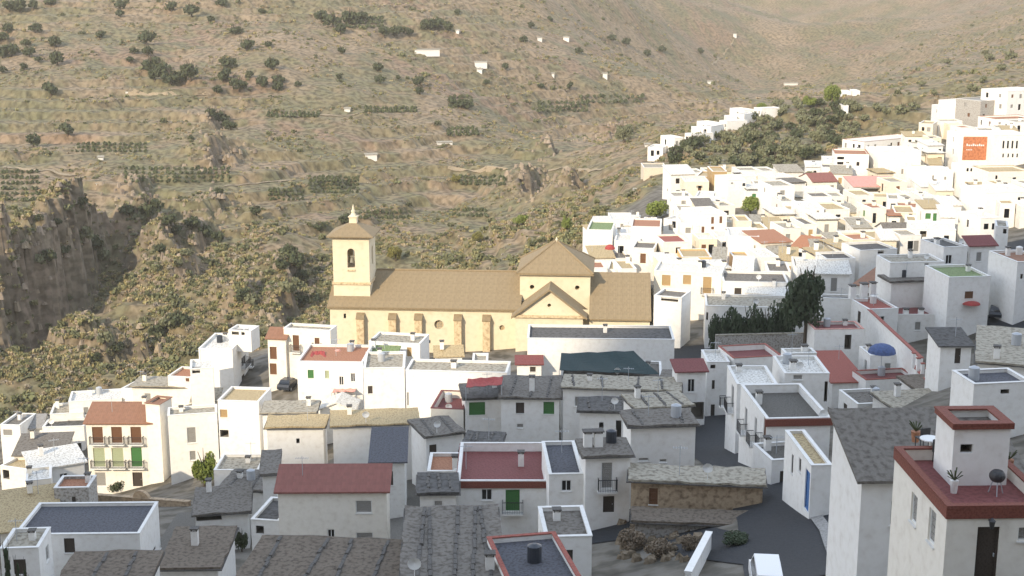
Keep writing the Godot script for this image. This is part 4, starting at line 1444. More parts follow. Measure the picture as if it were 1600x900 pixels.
	house("plain white block with a bluish roof between the red terrace and red roof", 1228, 553, 1276, 552, 7.0, 6, "flat", "white", "roof_white", [], {"k": [1230, 545], "p": 0.3, "chim": [[0.7, 0.6, 0.8, 0.3]]})

# the sunlit middle, in front of the church
func middle_houses() -> void:
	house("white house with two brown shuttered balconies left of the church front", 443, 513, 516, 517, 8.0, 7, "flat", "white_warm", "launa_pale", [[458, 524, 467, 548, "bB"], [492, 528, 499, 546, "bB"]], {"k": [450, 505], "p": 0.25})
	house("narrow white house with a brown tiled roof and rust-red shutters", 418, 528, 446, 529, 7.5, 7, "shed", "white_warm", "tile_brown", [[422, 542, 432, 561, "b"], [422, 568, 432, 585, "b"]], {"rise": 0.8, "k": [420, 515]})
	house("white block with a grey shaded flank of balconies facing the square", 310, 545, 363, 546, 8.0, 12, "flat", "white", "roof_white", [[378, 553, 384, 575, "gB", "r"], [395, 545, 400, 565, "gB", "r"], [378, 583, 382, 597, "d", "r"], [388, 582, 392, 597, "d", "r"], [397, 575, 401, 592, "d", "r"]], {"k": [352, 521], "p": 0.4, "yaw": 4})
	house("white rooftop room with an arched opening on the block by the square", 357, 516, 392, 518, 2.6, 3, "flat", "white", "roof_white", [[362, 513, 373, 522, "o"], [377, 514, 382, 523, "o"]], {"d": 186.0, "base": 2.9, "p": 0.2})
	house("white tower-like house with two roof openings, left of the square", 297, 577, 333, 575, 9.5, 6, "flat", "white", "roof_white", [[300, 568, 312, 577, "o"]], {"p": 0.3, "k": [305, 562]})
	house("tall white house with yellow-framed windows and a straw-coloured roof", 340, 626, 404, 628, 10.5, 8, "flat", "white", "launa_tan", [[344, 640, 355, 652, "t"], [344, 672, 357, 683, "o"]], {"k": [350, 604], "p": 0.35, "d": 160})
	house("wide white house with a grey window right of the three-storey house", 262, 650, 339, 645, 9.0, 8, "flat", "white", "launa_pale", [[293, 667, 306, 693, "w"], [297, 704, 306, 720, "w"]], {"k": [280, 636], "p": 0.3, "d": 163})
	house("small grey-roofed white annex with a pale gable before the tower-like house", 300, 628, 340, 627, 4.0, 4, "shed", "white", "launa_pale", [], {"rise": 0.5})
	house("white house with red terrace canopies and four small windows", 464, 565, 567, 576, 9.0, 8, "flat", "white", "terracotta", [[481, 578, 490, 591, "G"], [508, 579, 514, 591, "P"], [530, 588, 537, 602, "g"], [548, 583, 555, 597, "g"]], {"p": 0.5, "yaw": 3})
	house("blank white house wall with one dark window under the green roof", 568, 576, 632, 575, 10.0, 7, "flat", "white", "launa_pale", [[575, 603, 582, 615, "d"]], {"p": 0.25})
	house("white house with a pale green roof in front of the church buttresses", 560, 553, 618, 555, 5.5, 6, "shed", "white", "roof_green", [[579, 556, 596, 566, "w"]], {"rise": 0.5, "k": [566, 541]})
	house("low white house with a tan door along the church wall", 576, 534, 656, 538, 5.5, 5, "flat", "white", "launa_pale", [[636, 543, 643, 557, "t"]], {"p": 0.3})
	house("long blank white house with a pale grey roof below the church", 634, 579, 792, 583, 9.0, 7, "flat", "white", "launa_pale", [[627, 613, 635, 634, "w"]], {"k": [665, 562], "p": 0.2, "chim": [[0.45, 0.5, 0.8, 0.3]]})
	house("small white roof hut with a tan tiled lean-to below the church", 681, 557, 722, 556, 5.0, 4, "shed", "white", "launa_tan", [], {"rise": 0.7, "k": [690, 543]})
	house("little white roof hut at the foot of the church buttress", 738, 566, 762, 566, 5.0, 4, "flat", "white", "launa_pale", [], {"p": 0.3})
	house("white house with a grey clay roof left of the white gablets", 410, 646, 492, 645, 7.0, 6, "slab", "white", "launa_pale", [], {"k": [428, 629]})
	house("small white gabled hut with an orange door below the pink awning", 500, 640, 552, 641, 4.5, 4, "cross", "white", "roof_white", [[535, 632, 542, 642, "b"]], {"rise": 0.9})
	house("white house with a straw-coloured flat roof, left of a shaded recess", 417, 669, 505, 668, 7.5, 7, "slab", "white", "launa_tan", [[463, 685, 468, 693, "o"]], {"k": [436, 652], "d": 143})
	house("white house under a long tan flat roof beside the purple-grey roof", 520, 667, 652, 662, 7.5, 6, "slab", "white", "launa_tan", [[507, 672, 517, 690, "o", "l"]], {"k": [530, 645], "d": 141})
	house("house with a smooth purple-grey sloping roof at the head of the narrow lane", 580, 723, 632, 722, 6.0, 7, "shed", "white_old", "concrete_blue", [], {"rise": 0.6, "k": [597, 670]})
	house("white house end beside the chancel in half shade", 1022, 462, 1065, 466, 7.5, 6, "flat", "white", "launa", [[1033, 452, 1060, 460, "o"]], {"p": 0.3, "k": [1030, 450]})
	house("cream house with three tan shuttered windows behind the chancel", 1022, 423, 1128, 428, 8.0, 7, "flat", "white_warm", "roof_white", [[1034, 430, 1048, 446, "t"], [1067, 430, 1080, 444, "t"], [1098, 433, 1112, 458, "tB"]], {"p": 0.3})
	house("grey-roofed low house in front of the tan-shuttered house", 1025, 458, 1075, 456, 4.5, 5, "shed", "white", "launa", [], {"rise": 0.5})
	house("long white house in half shade above the dark pine", 1103, 478, 1262, 482, 6.0, 7, "flat", "white", "launa_pale", [[1098, 488, 1102, 500, "o"]], {"p": 0.3})
	house("white house with a plain grey roof and an orange gable above the pine", 1130, 440, 1232, 442, 6.0, 7, "flat", "white", "launa", [], {"p": 0.3})
	house("low white house with a dark slit window left of the pine", 1168, 458, 1225, 462, 4.5, 5, "shed", "white", "roof_white", [[1195, 466, 1216, 470, "o"]], {"rise": 0.4})

# the sunlit edge at the lower left
func left_houses() -> void:
	house("three-storey cream house with green and brown shuttered windows", 134, 661, 236, 661, 10.0, 7, "shed", "white_warm", "tile_brown", [[145, 667, 160, 692, "bB"], [175, 667, 190, 692, "bB"], [205, 667, 220, 692, "bB"], [147, 700, 163, 729, "PB"], [176, 700, 192, 729, "PB"], [206, 699, 221, 729, "GB"], [150, 738, 165, 760, "wD"], [208, 738, 222, 760, "dD"]], {"rise": 1.3, "k": [152, 630], "d": 166})
	house("white stair turret with a tiled lid beside the three-storey house", 227, 630, 249, 632, 11.5, 3, "flat", "white_warm", "tile_brown", [], {"cop": "tile_brown", "p": 0.2, "cop_out": 0.15, "d": 166})
	house("white house with a grey window at the photo's edge", 0, 664, 31, 665, 6.0, 7, "flat", "white", "launa", [[5, 671, 19, 681, "w"]], {"k": [6, 645], "p": 0.3})
	house("small white shack under a crumpled grey roof", 32, 669, 66, 668, 4.5, 5, "gable", "white", "concrete", [], {"rise": 1.1})
	house("low white house with a dark slate roof left of the three-storey house", 66, 668, 131, 666, 4.5, 6, "flat", "white", "launa_dark", [[121, 692, 127, 706, "o"]], {"k": [75, 655], "p": 0.25})
	house("white house with a broad pale roof above the dark slate roof", 107, 628, 190, 623, 6.0, 7, "flat", "white", "roof_white", [], {"k": [132, 611], "p": 0.3})
	house("small white cube house on the scrub edge", 190, 607, 222, 610, 5.0, 5, "flat", "white", "roof_white", [], {"p": 0.3})
	house("low house with a wide brownish clay roof near the scrub edge", 206, 604, 296, 606, 5.5, 7, "slab", "white_warm", "launa_pale", [], {"k": [215, 590]})
	house("small house with a rust-red terrace and orange awning by the scrub", 262, 588, 298, 590, 5.0, 5, "flat", "white_warm", "terracotta", [[289, 560, 294, 575, "b"]], {"k": [265, 572], "p": 0.5})
	house("white house with a rooftop parapet behind the crumpled grey roof", 78, 648, 130, 645, 5.0, 5, "flat", "white", "launa_pale", [], {"p": 0.4})
	house("old white shed with a weathered brown roof on the lower slope", 22, 712, 100, 709, 4.5, 6, "shed", "white_warm", "launa", [], {"rise": 0.8})
	house("sunlit white wall house with a pale blue-grey lean-to roof", 52, 735, 132, 722, 5.0, 5, "shed", "white", "roof_white", [], {"rise": 0.4})
	house("roofless white house ruin at the photo's edge", 0, 728, 50, 735, 4.0, 5, "flat", "white_warm", "launa_tan", [[5, 735, 14, 748, "o"]], {"p": 1.0})
	house("long tan shed roof sloping across the lower-left corner", 0, 806, 88, 764, 3.5, 4, "shed", "white_warm", "launa_tan", [], {"rise": 0.8, "yaw": -22, "from": 80.0})
	house("second narrow tan shed with a beam-edged roof below the first", 0, 832, 72, 790, 3.2, 4, "shed", "white_warm", "launa_tan", [], {"rise": 0.8, "yaw": -20, "from": 80.0})
	house("grey-plastered house with reddish plants on its terrace", 84, 763, 138, 762, 5.5, 6, "flat", "grey_wall", "terracotta", [[113, 776, 118, 790, "d"]], {"p": 0.5, "k": [92, 744]})
	house("white shed with a flat pale roof between the tan sheds", 40, 752, 80, 748, 4.0, 4, "flat", "white_warm", "roof_white", [], {"p": 0.3})
	house("white lower house at the left edge below the maroon terrace", 0, 858, 60, 856, 4.0, 4, "flat", "white", "launa_pale", [], {"p": 0.3, "d": 101.0})
	house("low white house with plants on its wall right of the yellow-green tree", 334, 735, 404, 735, 4.0, 5, "flat", "white", "launa_pale", [], {"p": 0.3})
	house("grey-roofed low house below the yellow-green tree", 345, 765, 412, 768, 4.0, 5, "slab", "white_old", "launa", [], {"ribs": 2})

# shaded houses on the far side of the street
func right_houses() -> void:
	house("white house with a red sloping roof and brown garage door", 1301, 598, 1352, 597, 5.6, 7, "shed", "white", "terrace_red", [[1311, 610, 1335, 634, "bD"]], {"rise": 0.7, "k": [1280, 550], "d": 150})
	house("long white wall house with a maroon terrace right of the red roof", 1353, 594, 1432, 590, 5.4, 5, "flat", "white", "terrace_maroon", [[1397, 615, 1412, 625, "o"]], {"k": [1360, 578], "p": 0.4, "cop": "terrace_red", "d": 148})
	house("low white house with a brown roof strip between stair wall and big grey roof", 1436, 612, 1520, 609, 4.5, 5, "slab", "white", "launa_brown", [[1452, 618, 1462, 626, "g"]], {"d": 137.0})
	house("small white shed tucked behind the big grey roof, below the brown garage", 1340, 632, 1400, 629, 3.5, 5, "flat", "white_old", "launa", [], {"d": 138.0, "p": 0.3})
	house("white house with a grey roof wedged behind the grey roof's right half", 1400, 640, 1500, 634, 4.0, 5, "slab", "white", "launa_pale", [], {"d": 126.0})
	house("white upper storey behind the maroon terrace, under the blue parasol", 1360, 556, 1405, 555, 7.5, 4, "flat", "white", "launa_pale", [], {"p": 0.3, "d": 156})
	house("white house with a dark doorway and pink terrace rim", 1273, 515, 1350, 514, 6.5, 6, "flat", "white", "terrace_maroon", [[1319, 523, 1331, 546, "oD"]], {"k": [1280, 503], "cop": "fabric_pink", "p": 0.3})
	house("white flat-roofed house with one small window right of the pine", 1283, 466, 1356, 468, 6.5, 6, "flat", "white", "launa_dark", [[1342, 485, 1349, 495, "d"]], {"k": [1288, 460], "p": 0.25})
	house("white house under a crimson terrace with three white chimney posts", 1358, 484, 1404, 482, 6.0, 6, "flat", "white", "terrace_red", [], {"k": [1362, 464], "p": 0.2, "chim": [[0.05, 0.9, 2.0, 0.35], [0.45, 0.9, 2.2, 0.4], [0.8, 0.95, 2.2, 0.35]]})
	house("long white terrace wall with red floor in front of the big white house", 1376, 492, 1500, 492, 4.5, 5, "flat", "white", "terrace_maroon", [], {"k": [1380, 477], "p": 0.3, "chim": [[0.33, 0.1, 0.9, 0.3], [0.52, 0.1, 0.9, 0.3]]})
	house("big stepped white house with a small dark top window", 1475, 387, 1512, 385, 8.0, 6, "flat", "white", "launa_dark", [[1477, 398, 1488, 413, "g"]], {"p": 0.3, "chim": [[0.2, 0.5, 0.9]]})
	house("broad white house front with a grey ledge and one tall window", 1393, 441, 1481, 438, 7.0, 6, "slab", "white", "launa", [[1442, 450, 1452, 475, "w"]], {"k": [1400, 431]})
	house("white upper block behind the grey ledge", 1391, 411, 1476, 409, 9.0, 5, "flat", "white", "launa_pale", [[1445, 396, 1453, 401, "w"]], {"p": 0.3})
	house("white corner house with a red oval awning over its window", 1483, 434, 1548, 432, 8.5, 7, "flat", "white", "roof_green", [[1507, 455, 1521, 467, "b"]], {"k": [1490, 414], "p": 0.5})
	house("white house with a maroon roof at the street's upper bend", 1516, 384, 1556, 383, 7.0, 6, "shed", "white", "terrace_maroon", [], {"rise": 0.8, "k": [1518, 370]})
	house("narrow white house with a black top window at the street's upper bend", 1556, 354, 1576, 355, 8.0, 5, "flat", "white", "launa_pale", [[1567, 358, 1573, 365, "o"], [1556, 402, 1574, 420, "o"]], {"p": 0.3})
	house("white house with a long pale roof and twin rooftop windows", 1250, 427, 1328, 428, 5.0, 6, "shed", "white", "roof_white", [[1297, 434, 1309, 456, "w"]], {"rise": 1.2, "k": [1262, 407]})
	house("white house with a wide barred window above the pale roof", 1291, 405, 1337, 404, 6.0, 5, "flat", "white", "launa_dark", [[1303, 408, 1322, 418, "w"]], {"p": 0.25})
	house("low house with a purple-brown sloping roof beside the broad white house", 1335, 445, 1388, 452, 5.0, 7, "shed", "white_old", "tile_brown", [], {"rise": 1.0, "k": [1350, 408]})
	house("white house with dark roof edge and a chimney above the purple-brown roof", 1344, 392, 1402, 389, 6.0, 6, "flat", "white", "launa_dark", [[1372, 382, 1382, 388, "o"]], {"p": 0.3})
	house("grey-roofed house with a dark doorway beside the white balustrade", 1470, 541, 1518, 541, 4.5, 7, "shed", "white", "launa_dark", [[1491, 544, 1502, 568, "dD"]], {"rise": 0.6, "k": [1440, 514]})
	house("wide pale clay roof with two small vents near the street at the edge", 1528, 566, 1610, 573, 4.5, 9, "slab", "white", "launa_pale", [], {"k": [1530, 512], "chim": [[0.35, 0.1, 1.0, 0.25]]})
	house("white house with a slate-blue roof edge just behind the big grey roof", 1522, 601, 1612, 597, 5.0, 5, "flat", "white", "concrete_blue", [[1563, 608, 1578, 616, "o"]], {"k": [1520, 578], "p": 0.3})
	house("white house with a grey courtyard roof beside the street at the edge", 1590, 410, 1640, 408, 8.0, 7, "flat", "white", "tile_brown", [[1594, 428, 1599, 436, "o"]], {"p": 0.3})

# recognisable houses of the upper village
func upper_houses() -> void:
	house("white block with an orange advertising banner on its gable", 1500, 212, 1550, 212, 12.2, 10, "flat", "white", "roof_white", [], {"p": 0.3})
	house("tall white apartment block with rows of small arched windows", 1552, 212, 1612, 211, 11.0, 10, "flat", "white", "roof_white", [[1566, 220, 1570, 232, "g"], [1573, 220, 1577, 232, "g"], [1580, 220, 1584, 232, "g"], [1587, 220, 1591, 232, "g"], [1566, 240, 1569, 246, "g"], [1574, 240, 1577, 246, "g"], [1581, 240, 1584, 246, "g"], [1588, 240, 1591, 246, "g"]], {"p": 0.3})
	house("grey-fronted apartment block with deep balconies at the top of the village", 1505, 160, 1532, 158, 10.0, 9, "flat", "white", "roof_white", [[1508, 164, 1519, 173, "g"], [1508, 177, 1523, 186, "g"]], {"p": 0.3})
	house("plain grey slab of a building behind the balcony block", 1533, 158, 1575, 155, 10.5, 9, "flat", "grey_wall", "concrete", [], {"p": 0.4})
	house("bright white block at the upper photo edge", 1575, 143, 1630, 140, 12.0, 10, "flat", "white", "roof_white", [], {"p": 0.3})
	house("white house stepping down left of the balcony block", 1470, 168, 1503, 168, 9.0, 9, "flat", "white", "roof_white", [], {"p": 0.3, "auto": [2, 2, "gw"]})
	house("white house with a red roof line below the balcony block", 1555, 186, 1618, 184, 6.0, 8, "flat", "white", "terracotta", [], {"p": 0.4, "cop": "terracotta"})
	house("cream narrow house at the end of the upper row", 1436, 193, 1458, 194, 9.0, 8, "flat", "cream", "launa_tan", [], {"p": 0.3, "auto": [2, 2, "gw"]})
	house("long blank white house front below the upper rows", 1374, 237, 1440, 236, 11.0, 9, "flat", "white", "roof_white", [[1408, 264, 1412, 272, "w"]], {"p": 0.3})
	house("white house with a stack of balconies left of the long blank front", 1305, 240, 1358, 241, 11.0, 9, "flat", "white", "terracotta", [[1308, 245, 1319, 249, "g"], [1308, 253, 1318, 257, "g"], [1338, 253, 1343, 259, "g"]], {"p": 0.3, "cop": "terracotta"})
	house("white house with a row of red roof edges on the upper terrace", 1350, 222, 1435, 214, 6.0, 8, "flat", "white", "roof_white", [], {"p": 0.4, "cop": "terracotta"})
	house("white house with small twin windows under the orange banner", 1505, 262, 1542, 262, 9.0, 8, "flat", "white", "roof_white", [[1510, 262, 1514, 268, "g"], [1516, 262, 1520, 268, "g"], [1524, 270, 1534, 278, "w"]], {"p": 0.3})
	house("white house with a green wall plant right of the banner", 1545, 268, 1610, 267, 9.0, 8, "flat", "white_warm", "launa_tan", [[1555, 274, 1559, 280, "g"], [1582, 277, 1588, 281, "g"]], {"p": 0.3, "cop": "launa_tan"})
	house("white house with two dormer windows below a brown hut", 1432, 268, 1490, 268, 9.0, 8, "flat", "white", "roof_white", [[1456, 274, 1460, 281, "w"], [1475, 276, 1479, 281, "w"]], {"p": 0.3})
	house("wide pink-roofed canopy house in the upper village", 1335, 292, 1410, 292, 5.0, 10, "shed", "white", "fabric_pink", [[1345, 294, 1400, 300, "o"]], {"rise": 0.8})
	house("big white house with a blank front at the upper edge", 1540, 302, 1612, 300, 9.0, 9, "flat", "white", "roof_white", [[1590, 308, 1595, 315, "g"]], {"p": 0.3})
	house("pale green blank-walled building at the village's upper end", 1006, 262, 1042, 262, 6.0, 9, "flat", "beige", "launa_pale", [], {"p": 0.3})
	house("white house with a large white sloping roof at the village's upper end", 1049, 273, 1086, 272, 8.0, 9, "shed", "white", "roof_white", [], {"rise": 1.2, "k": [1056, 258]})
	house("tan house with three small dark windows", 1088, 275, 1112, 276, 7.0, 8, "flat", "shutter_tan", "launa_tan", [[1091, 277, 1094, 281, "o"], [1098, 276, 1101, 280, "o"], [1105, 276, 1108, 280, "o"]], {"p": 0.3})
	house("tan block of two stacked floors next to the tan house", 1113, 268, 1136, 268, 9.0, 8, "flat", "shutter_tan", "launa_tan", [], {"p": 0.3, "auto": [2, 2, "t"]})
	house("cream house with an orange flank below the tan houses", 1070, 284, 1108, 284, 7.0, 8, "flat", "cream", "roof_white", [[1088, 290, 1098, 294, "w"]], {"p": 0.3})
	house("white house with a dark roof pergola left of the round tree", 1098, 318, 1140, 316, 6.5, 8, "flat", "white", "roof_white", [[1101, 320, 1118, 323, "o"], [1121, 320, 1126, 324, "o"]], {"p": 0.3})
	house("white house with four rust-brown windows in two rows", 1088, 336, 1136, 334, 9.0, 8, "flat", "white", "roof_white", [[1111, 339, 1116, 350, "b"], [1124, 338, 1129, 349, "b"], [1096, 354, 1101, 366, "b"], [1111, 354, 1116, 366, "b"]], {"p": 0.3})
	house("white house with one dark tall window below the bright green tree", 1037, 342, 1062, 345, 7.0, 7, "flat", "white", "roof_white", [[1050, 346, 1056, 356, "g"]], {"p": 0.3})
	house("white house with one little window beside the rust-brown windows", 1063, 348, 1090, 348, 7.0, 7, "flat", "white", "roof_white", [[1081, 352, 1086, 360, "g"]], {"p": 0.3})
	house("low white house with a long white roof above the rust-brown windows", 1060, 329, 1096, 329, 6.0, 7, "flat", "white", "launa_pale", [[1084, 334, 1088, 338, "g"]], {"p": 0.3})
	house("large blank white house right behind the crossing's pyramid roof", 917, 359, 957, 360, 10.0, 9, "flat", "white", "roof_green", [], {"p": 0.4})
	house("white house with a climbing white stair wall below the bright tree", 954, 343, 990, 343, 8.5, 8, "flat", "white", "roof_white", [], {"p": 0.3})
	house("blank white house front with a pinkish roof edge below the bright tree", 986, 354, 1033, 355, 9.0, 8, "flat", "white", "terracotta", [], {"p": 0.2})
	house("white house with a small red fabric dome in front of it", 960, 376, 1000, 377, 7.0, 7, "flat", "white", "roof_white", [], {"p": 0.3, "auto": [2, 1, "gw"]})
	house("pinkish white house with a low tiled lean-to", 1037, 379, 1076, 378, 7.0, 7, "flat", "white_warm", "terrace_red", [], {"p": 0.3})
	house("orange house with four small black windows", 1066, 402, 1112, 402, 5.5, 7, "flat", "orange_wall", "launa_tan", [[1071, 404, 1076, 411, "o"], [1082, 404, 1087, 414, "o"], [1093, 405, 1098, 410, "o"], [1104, 405, 1110, 411, "o"]], {"p": 0.2})
	house("orange-ended low house with two dark windows", 1150, 407, 1176, 407, 5.0, 7, "flat", "orange_wall", "launa_tan", [[1160, 408, 1165, 418, "o"], [1170, 408, 1174, 415, "o"]], {"p": 0.2})
	house("white house with a big blank front right of the orange house", 1138, 369, 1186, 370, 8.0, 8, "flat", "white", "roof_white", [], {"p": 0.3})
	house("white house with an orange-red tile roof line", 1190, 380, 1236, 378, 7.0, 8, "shed", "white_warm", "terracotta", [], {"rise": 0.5})
	house("white house with a brick-red gable roof near the pine", 1238, 384, 1268, 388, 6.0, 7, "gable", "white", "terracotta", [], {"rise": 1.2})
	house("white house with a single slit window behind the round tree", 1206, 291, 1242, 290, 9.0, 8, "flat", "white", "launa_pale", [[1214, 301, 1219, 309, "w"]], {"p": 0.3})
	house("white house with pale roof arcade below the olive hill", 1198, 278, 1240, 277, 6.0, 7, "flat", "white_warm", "roof_white", [], {"p": 0.3, "auto": [3, 1, "wg"]})
	house("white house with two square windows below the olive hill", 1138, 282, 1166, 281, 8.0, 8, "flat", "white", "roof_white", [[1142, 285, 1146, 288, "w"], [1160, 286, 1165, 291, "g"]], {"p": 0.3, "chim": [[0.7, 0.4, 1.2, 0.4], [0.9, 0.4, 1.2, 0.4]]})
	house("white house with red-brown tile hut on top", 1270, 284, 1308, 283, 6.0, 8, "gable", "white_warm", "tile_red", [], {"rise": 1.3})
	house("white house with two tiny windows below the red-brown tile hut", 1272, 299, 1312, 298, 6.0, 7, "flat", "white", "roof_white", [[1284, 300, 1288, 304, "g"], [1294, 300, 1298, 304, "g"]], {"p": 0.3})
	house("white box house with one small high window in the mid rows", 1250, 326, 1288, 326, 7.5, 8, "flat", "white", "roof_white", [[1276, 329, 1280, 333, "w"]], {"p": 0.3})
	house("cream box house beside the white box house", 1291, 328, 1328, 327, 7.0, 8, "flat", "white_warm", "launa_tan", [], {"p": 0.3})
	house("beige low house with two black windows in the mid rows", 1398, 332, 1430, 333, 5.5, 8, "flat", "cream", "launa_tan", [[1403, 332, 1408, 337, "o"], [1420, 332, 1426, 338, "o"]], {"p": 0.2})
	house("white house with a black arched window above the shaded roofs", 1425, 358, 1494, 360, 7.0, 8, "flat", "white", "roof_white", [[1437, 361, 1448, 370, "o"]], {"p": 0.3})
	house("white house with a black garage opening above the shaded roofs", 1334, 375, 1404, 373, 6.0, 8, "flat", "white", "launa_tan", [[1377, 378, 1384, 384, "o"]], {"p": 0.3})
	house("white house with a broad grey tent-like roof", 1385, 366, 1424, 366, 5.0, 7, "gable", "white", "launa", [], {"rise": 1.3})
	# the row along the far edge of the olive hill
	var xs := [1012, 1054, 1070, 1085, 1098, 1112, 1124, 1137, 1150, 1163, 1178]
	var ys := [230, 216, 208, 202, 197, 193, 188, 184, 178, 172, 168]
	for i in xs.size():
		house("distant white house %s of the row beyond the olive hill" % ["at the low end", "second", "third", "fourth", "fifth", "sixth", "seventh", "eighth", "ninth", "tenth", "at the top end"][i], xs[i], ys[i], xs[i] + (24 if i == 0 else [13, 16, 12, 15][i % 4]), ys[i] - 1 + [2, 0, 3, 1][i % 4], 5.5, 8, "flat", "white", "roof_white", [], {"p": 0.3, "group": "far row of white houses beyond the olive hill", "auto": [2, 1, "gw"], "from": 430.0})
	for q in [[1316, 143, 1330, 0], [1334, 142, 1344, 0], [1318, 165, 1326, 1]]:
		house("tiny white farmhouse on the hill crest, %s" % ["left of a pair" if q[0] == 1316 else "right of a pair", "alone below the pair"][q[3]], q[0], q[1], q[2], q[1], 4.0, 6, "flat", "white", "roof_white", [], {"p": 0.3, "from": 470.0, "group": "farmhouses on the crest above the village"})

const NTH := ["first", "second", "third", "fourth", "fifth", "sixth", "seventh", "eighth", "ninth", "tenth", "eleventh", "twelfth", "thirteenth", "fourteenth", "fifteenth", "sixteenth", "seventeenth", "eighteenth", "nineteenth", "twentieth", "twenty-first", "twenty-second", "twenty-third", "twenty-fourth", "twenty-fifth", "twenty-sixth", "twenty-seventh", "twenty-eighth", "twenty-ninth", "thirtieth", "thirty-first", "thirty-second", "thirty-third", "thirty-fourth", "thirty-fifth", "thirty-sixth", "thirty-seventh", "thirty-eighth", "thirty-ninth", "fortieth"]
# the close-packed white houses between the ones that stand out
func filler_houses() -> void:
	var roofs := ["roof_white", "roof_white", "roof_white", "launa_pale", "launa_pale", "launa_pale", "launa_tan", "launa_tan", "launa", "terracotta"]
	var words := {"roof_white": "white", "launa_pale": "pale grey", "launa_tan": "tan", "launa": "grey", "terracotta": "terracotta"}
	var walls := ["white", "white", "white", "white_old", "white_warm", "white_warm", "cream"]
	var wwords := {"white": "white", "white_old": "weathered white", "white_warm": "warm white", "cream": "cream"}
	for row in 19:
		var x := 925.0 + 10.0 * (row % 2)
		var count := 0
		while x < 1610.0:
			var t := (x - 1050.0) / 550.0
			var edge := 268.0 if x < 1240.0 else lerpf(268.0, 150.0, pow((x - 1240.0) / 360.0, 0.85))
			if x < 1050.0:
				edge = 268.0 + (1050.0 - x) * 0.62
			var y := edge + row * (9.2 + 2.4 * clampf(t, 0.0, 1.0)) + rng.randf_range(-3.0, 3.0)
			var low := 425.0 if x < 1250.0 else lerpf(415.0, 350.0, clampf((x - 1250.0) / 250.0, 0.0, 1.0))
			if x > 1555.0:
				low = 330.0
			var wpx := rng.randf_range(17.0, 36.0)
			if y < low and not (x + wpx > 1490.0 and y > 205.0 and y < 262.0) and not (x + wpx > 1150.0 and x < 1196.0 and y > 300.0 and y < 345.0) and not (x + wpx > 1000.0 and x < 1050.0 and y < 345.0):
				var hh := rng.randf_range(3.1, 5.4)
				var p := on_ground(x + wpx * 0.5, y, hh, 62.0)
				var wm := wpx / FOCAL * -p.z
				var dp := rng.randf_range(5.5, 7.5)
				if not foot_hits(p.x, p.z - dp * 0.5, wm * 0.5, dp * 0.5):
					var rf: String = roofs[rng.randi() % roofs.size()]
					var wl: String = walls[rng.randi() % walls.size()]
					var kind := ["flat", "flat", "flat", "shed", "slab"][rng.randi() % 5] as String
					var o := {"p": rng.randf_range(0.2, 0.7), "yaw": rng.randf_range(-14.0, 14.0), "group": "white houses packed on the upper slope", "auto": [rng.randi_range(1, 3), 2, ["gw", "gb", "g", "gwt", "Gg"][rng.randi() % 5]]}
					if kind == "shed":
						o["rise"] = rng.randf_range(0.4, 1.0)
					if rng.randf() < 0.4:
						o["chim"] = [[rng.randf_range(0.1, 0.9), rng.randf_range(0.2, 0.8), rng.randf_range(0.6, 1.2), 0.28]]
					if rng.randf() < 0.25:
						o["ant"] = [[rng.randf_range(0.1, 0.9), 0.5, 2.2]]
					house("%s house, %s roof, %s along the %s row down the upper slope" % [wwords[wl], words[rf], NTH[mini(count, 19)], NTH[row]], x, y, x + wpx, y, hh, dp, kind, wl, rf, [], o)
					count += 1
			x += wpx + rng.randf_range(-1.0, 7.0)


# ---------------------------------------------------------------- small things
func slant_wall(called: String, label: String, cat: String, a: Vector3, b: Vector3, down: float, th: float, m: String, cop: String) -> void:
	var mid := Vector3((a.x + b.x) * 0.5, minf(a.y, b.y) - down, (a.z + b.z) * 0.5)
	var c := thing(called, label, cat, mid)
	a -= mid
	b -= mid
	var d := b - a
	d.y = 0.0
	var n := Vector3(-d.z, 0, d.x).normalized() * th * 0.5
	var s := Shape.new()
	var lo := -0.01
	s.loft([Vector3(a.x, lo, a.z) + n, Vector3(b.x, lo, b.z) + n, Vector3(b.x, lo, b.z) - n, Vector3(a.x, lo, a.z) - n], [a + n, b + n, b - n, a - n])
	put(s, "wall", M[m], c)
	s = Shape.new()
	var up := Vector3(0, 0.1, 0)
	var e := n * 1.35
	s.loft([a + e + up * 0.03, b + e + up * 0.03, b - e + up * 0.03, a - e + up * 0.03], [a + e + up, b + e + up, b - e + up, a - e + up])
	put(s, "coping", M[cop], c)

func canopy(called: String, label: String, cat: String, q: Array, m: String, post := 2.2) -> void:
	# four corners: front left, front right, back right, back left
	var base: Vector3 = q[0]
	base.y = minf(q[0].y, q[1].y) - post
	var c := thing(called, label, cat, base)
	var s := Shape.new()
	var p: Array = []
	for k in 4:
		p.append(q[k] - base)
	var n := 8
	for i in n:
		for j in n:
			var cs: Array = []
			for e in [[i, j], [i + 1, j], [i + 1, j + 1], [i, j + 1]]:
				var u: float = e[0] / float(n)
				var v: float = e[1] / float(n)
				var pt: Vector3 = p[0].lerp(p[1], u).lerp(p[3].lerp(p[2], u), v)
				pt.y -= 0.18 * sin(PI * u) * sin(PI * v) + 0.06 * sin(u * 17.0 + v * 5.0)
				cs.append(pt)
			s.quad(cs[0], cs[1], cs[2], cs[3])
			var dn := Vector3(0, -0.04, 0)
			s.quad(cs[3] + dn, cs[2] + dn, cs[1] + dn, cs[0] + dn)
	put(s, "cover", M[m], c)
	for k in 4:
		s = Shape.new()
		s.tube(Vector3(p[k].x, minf(0.0, p[k].y - 0.5), p[k].z), p[k] - Vector3(0, 0.02, 0), 0.04, 0.04, 6)
		put(s, "post", M["metal_grey"], c)

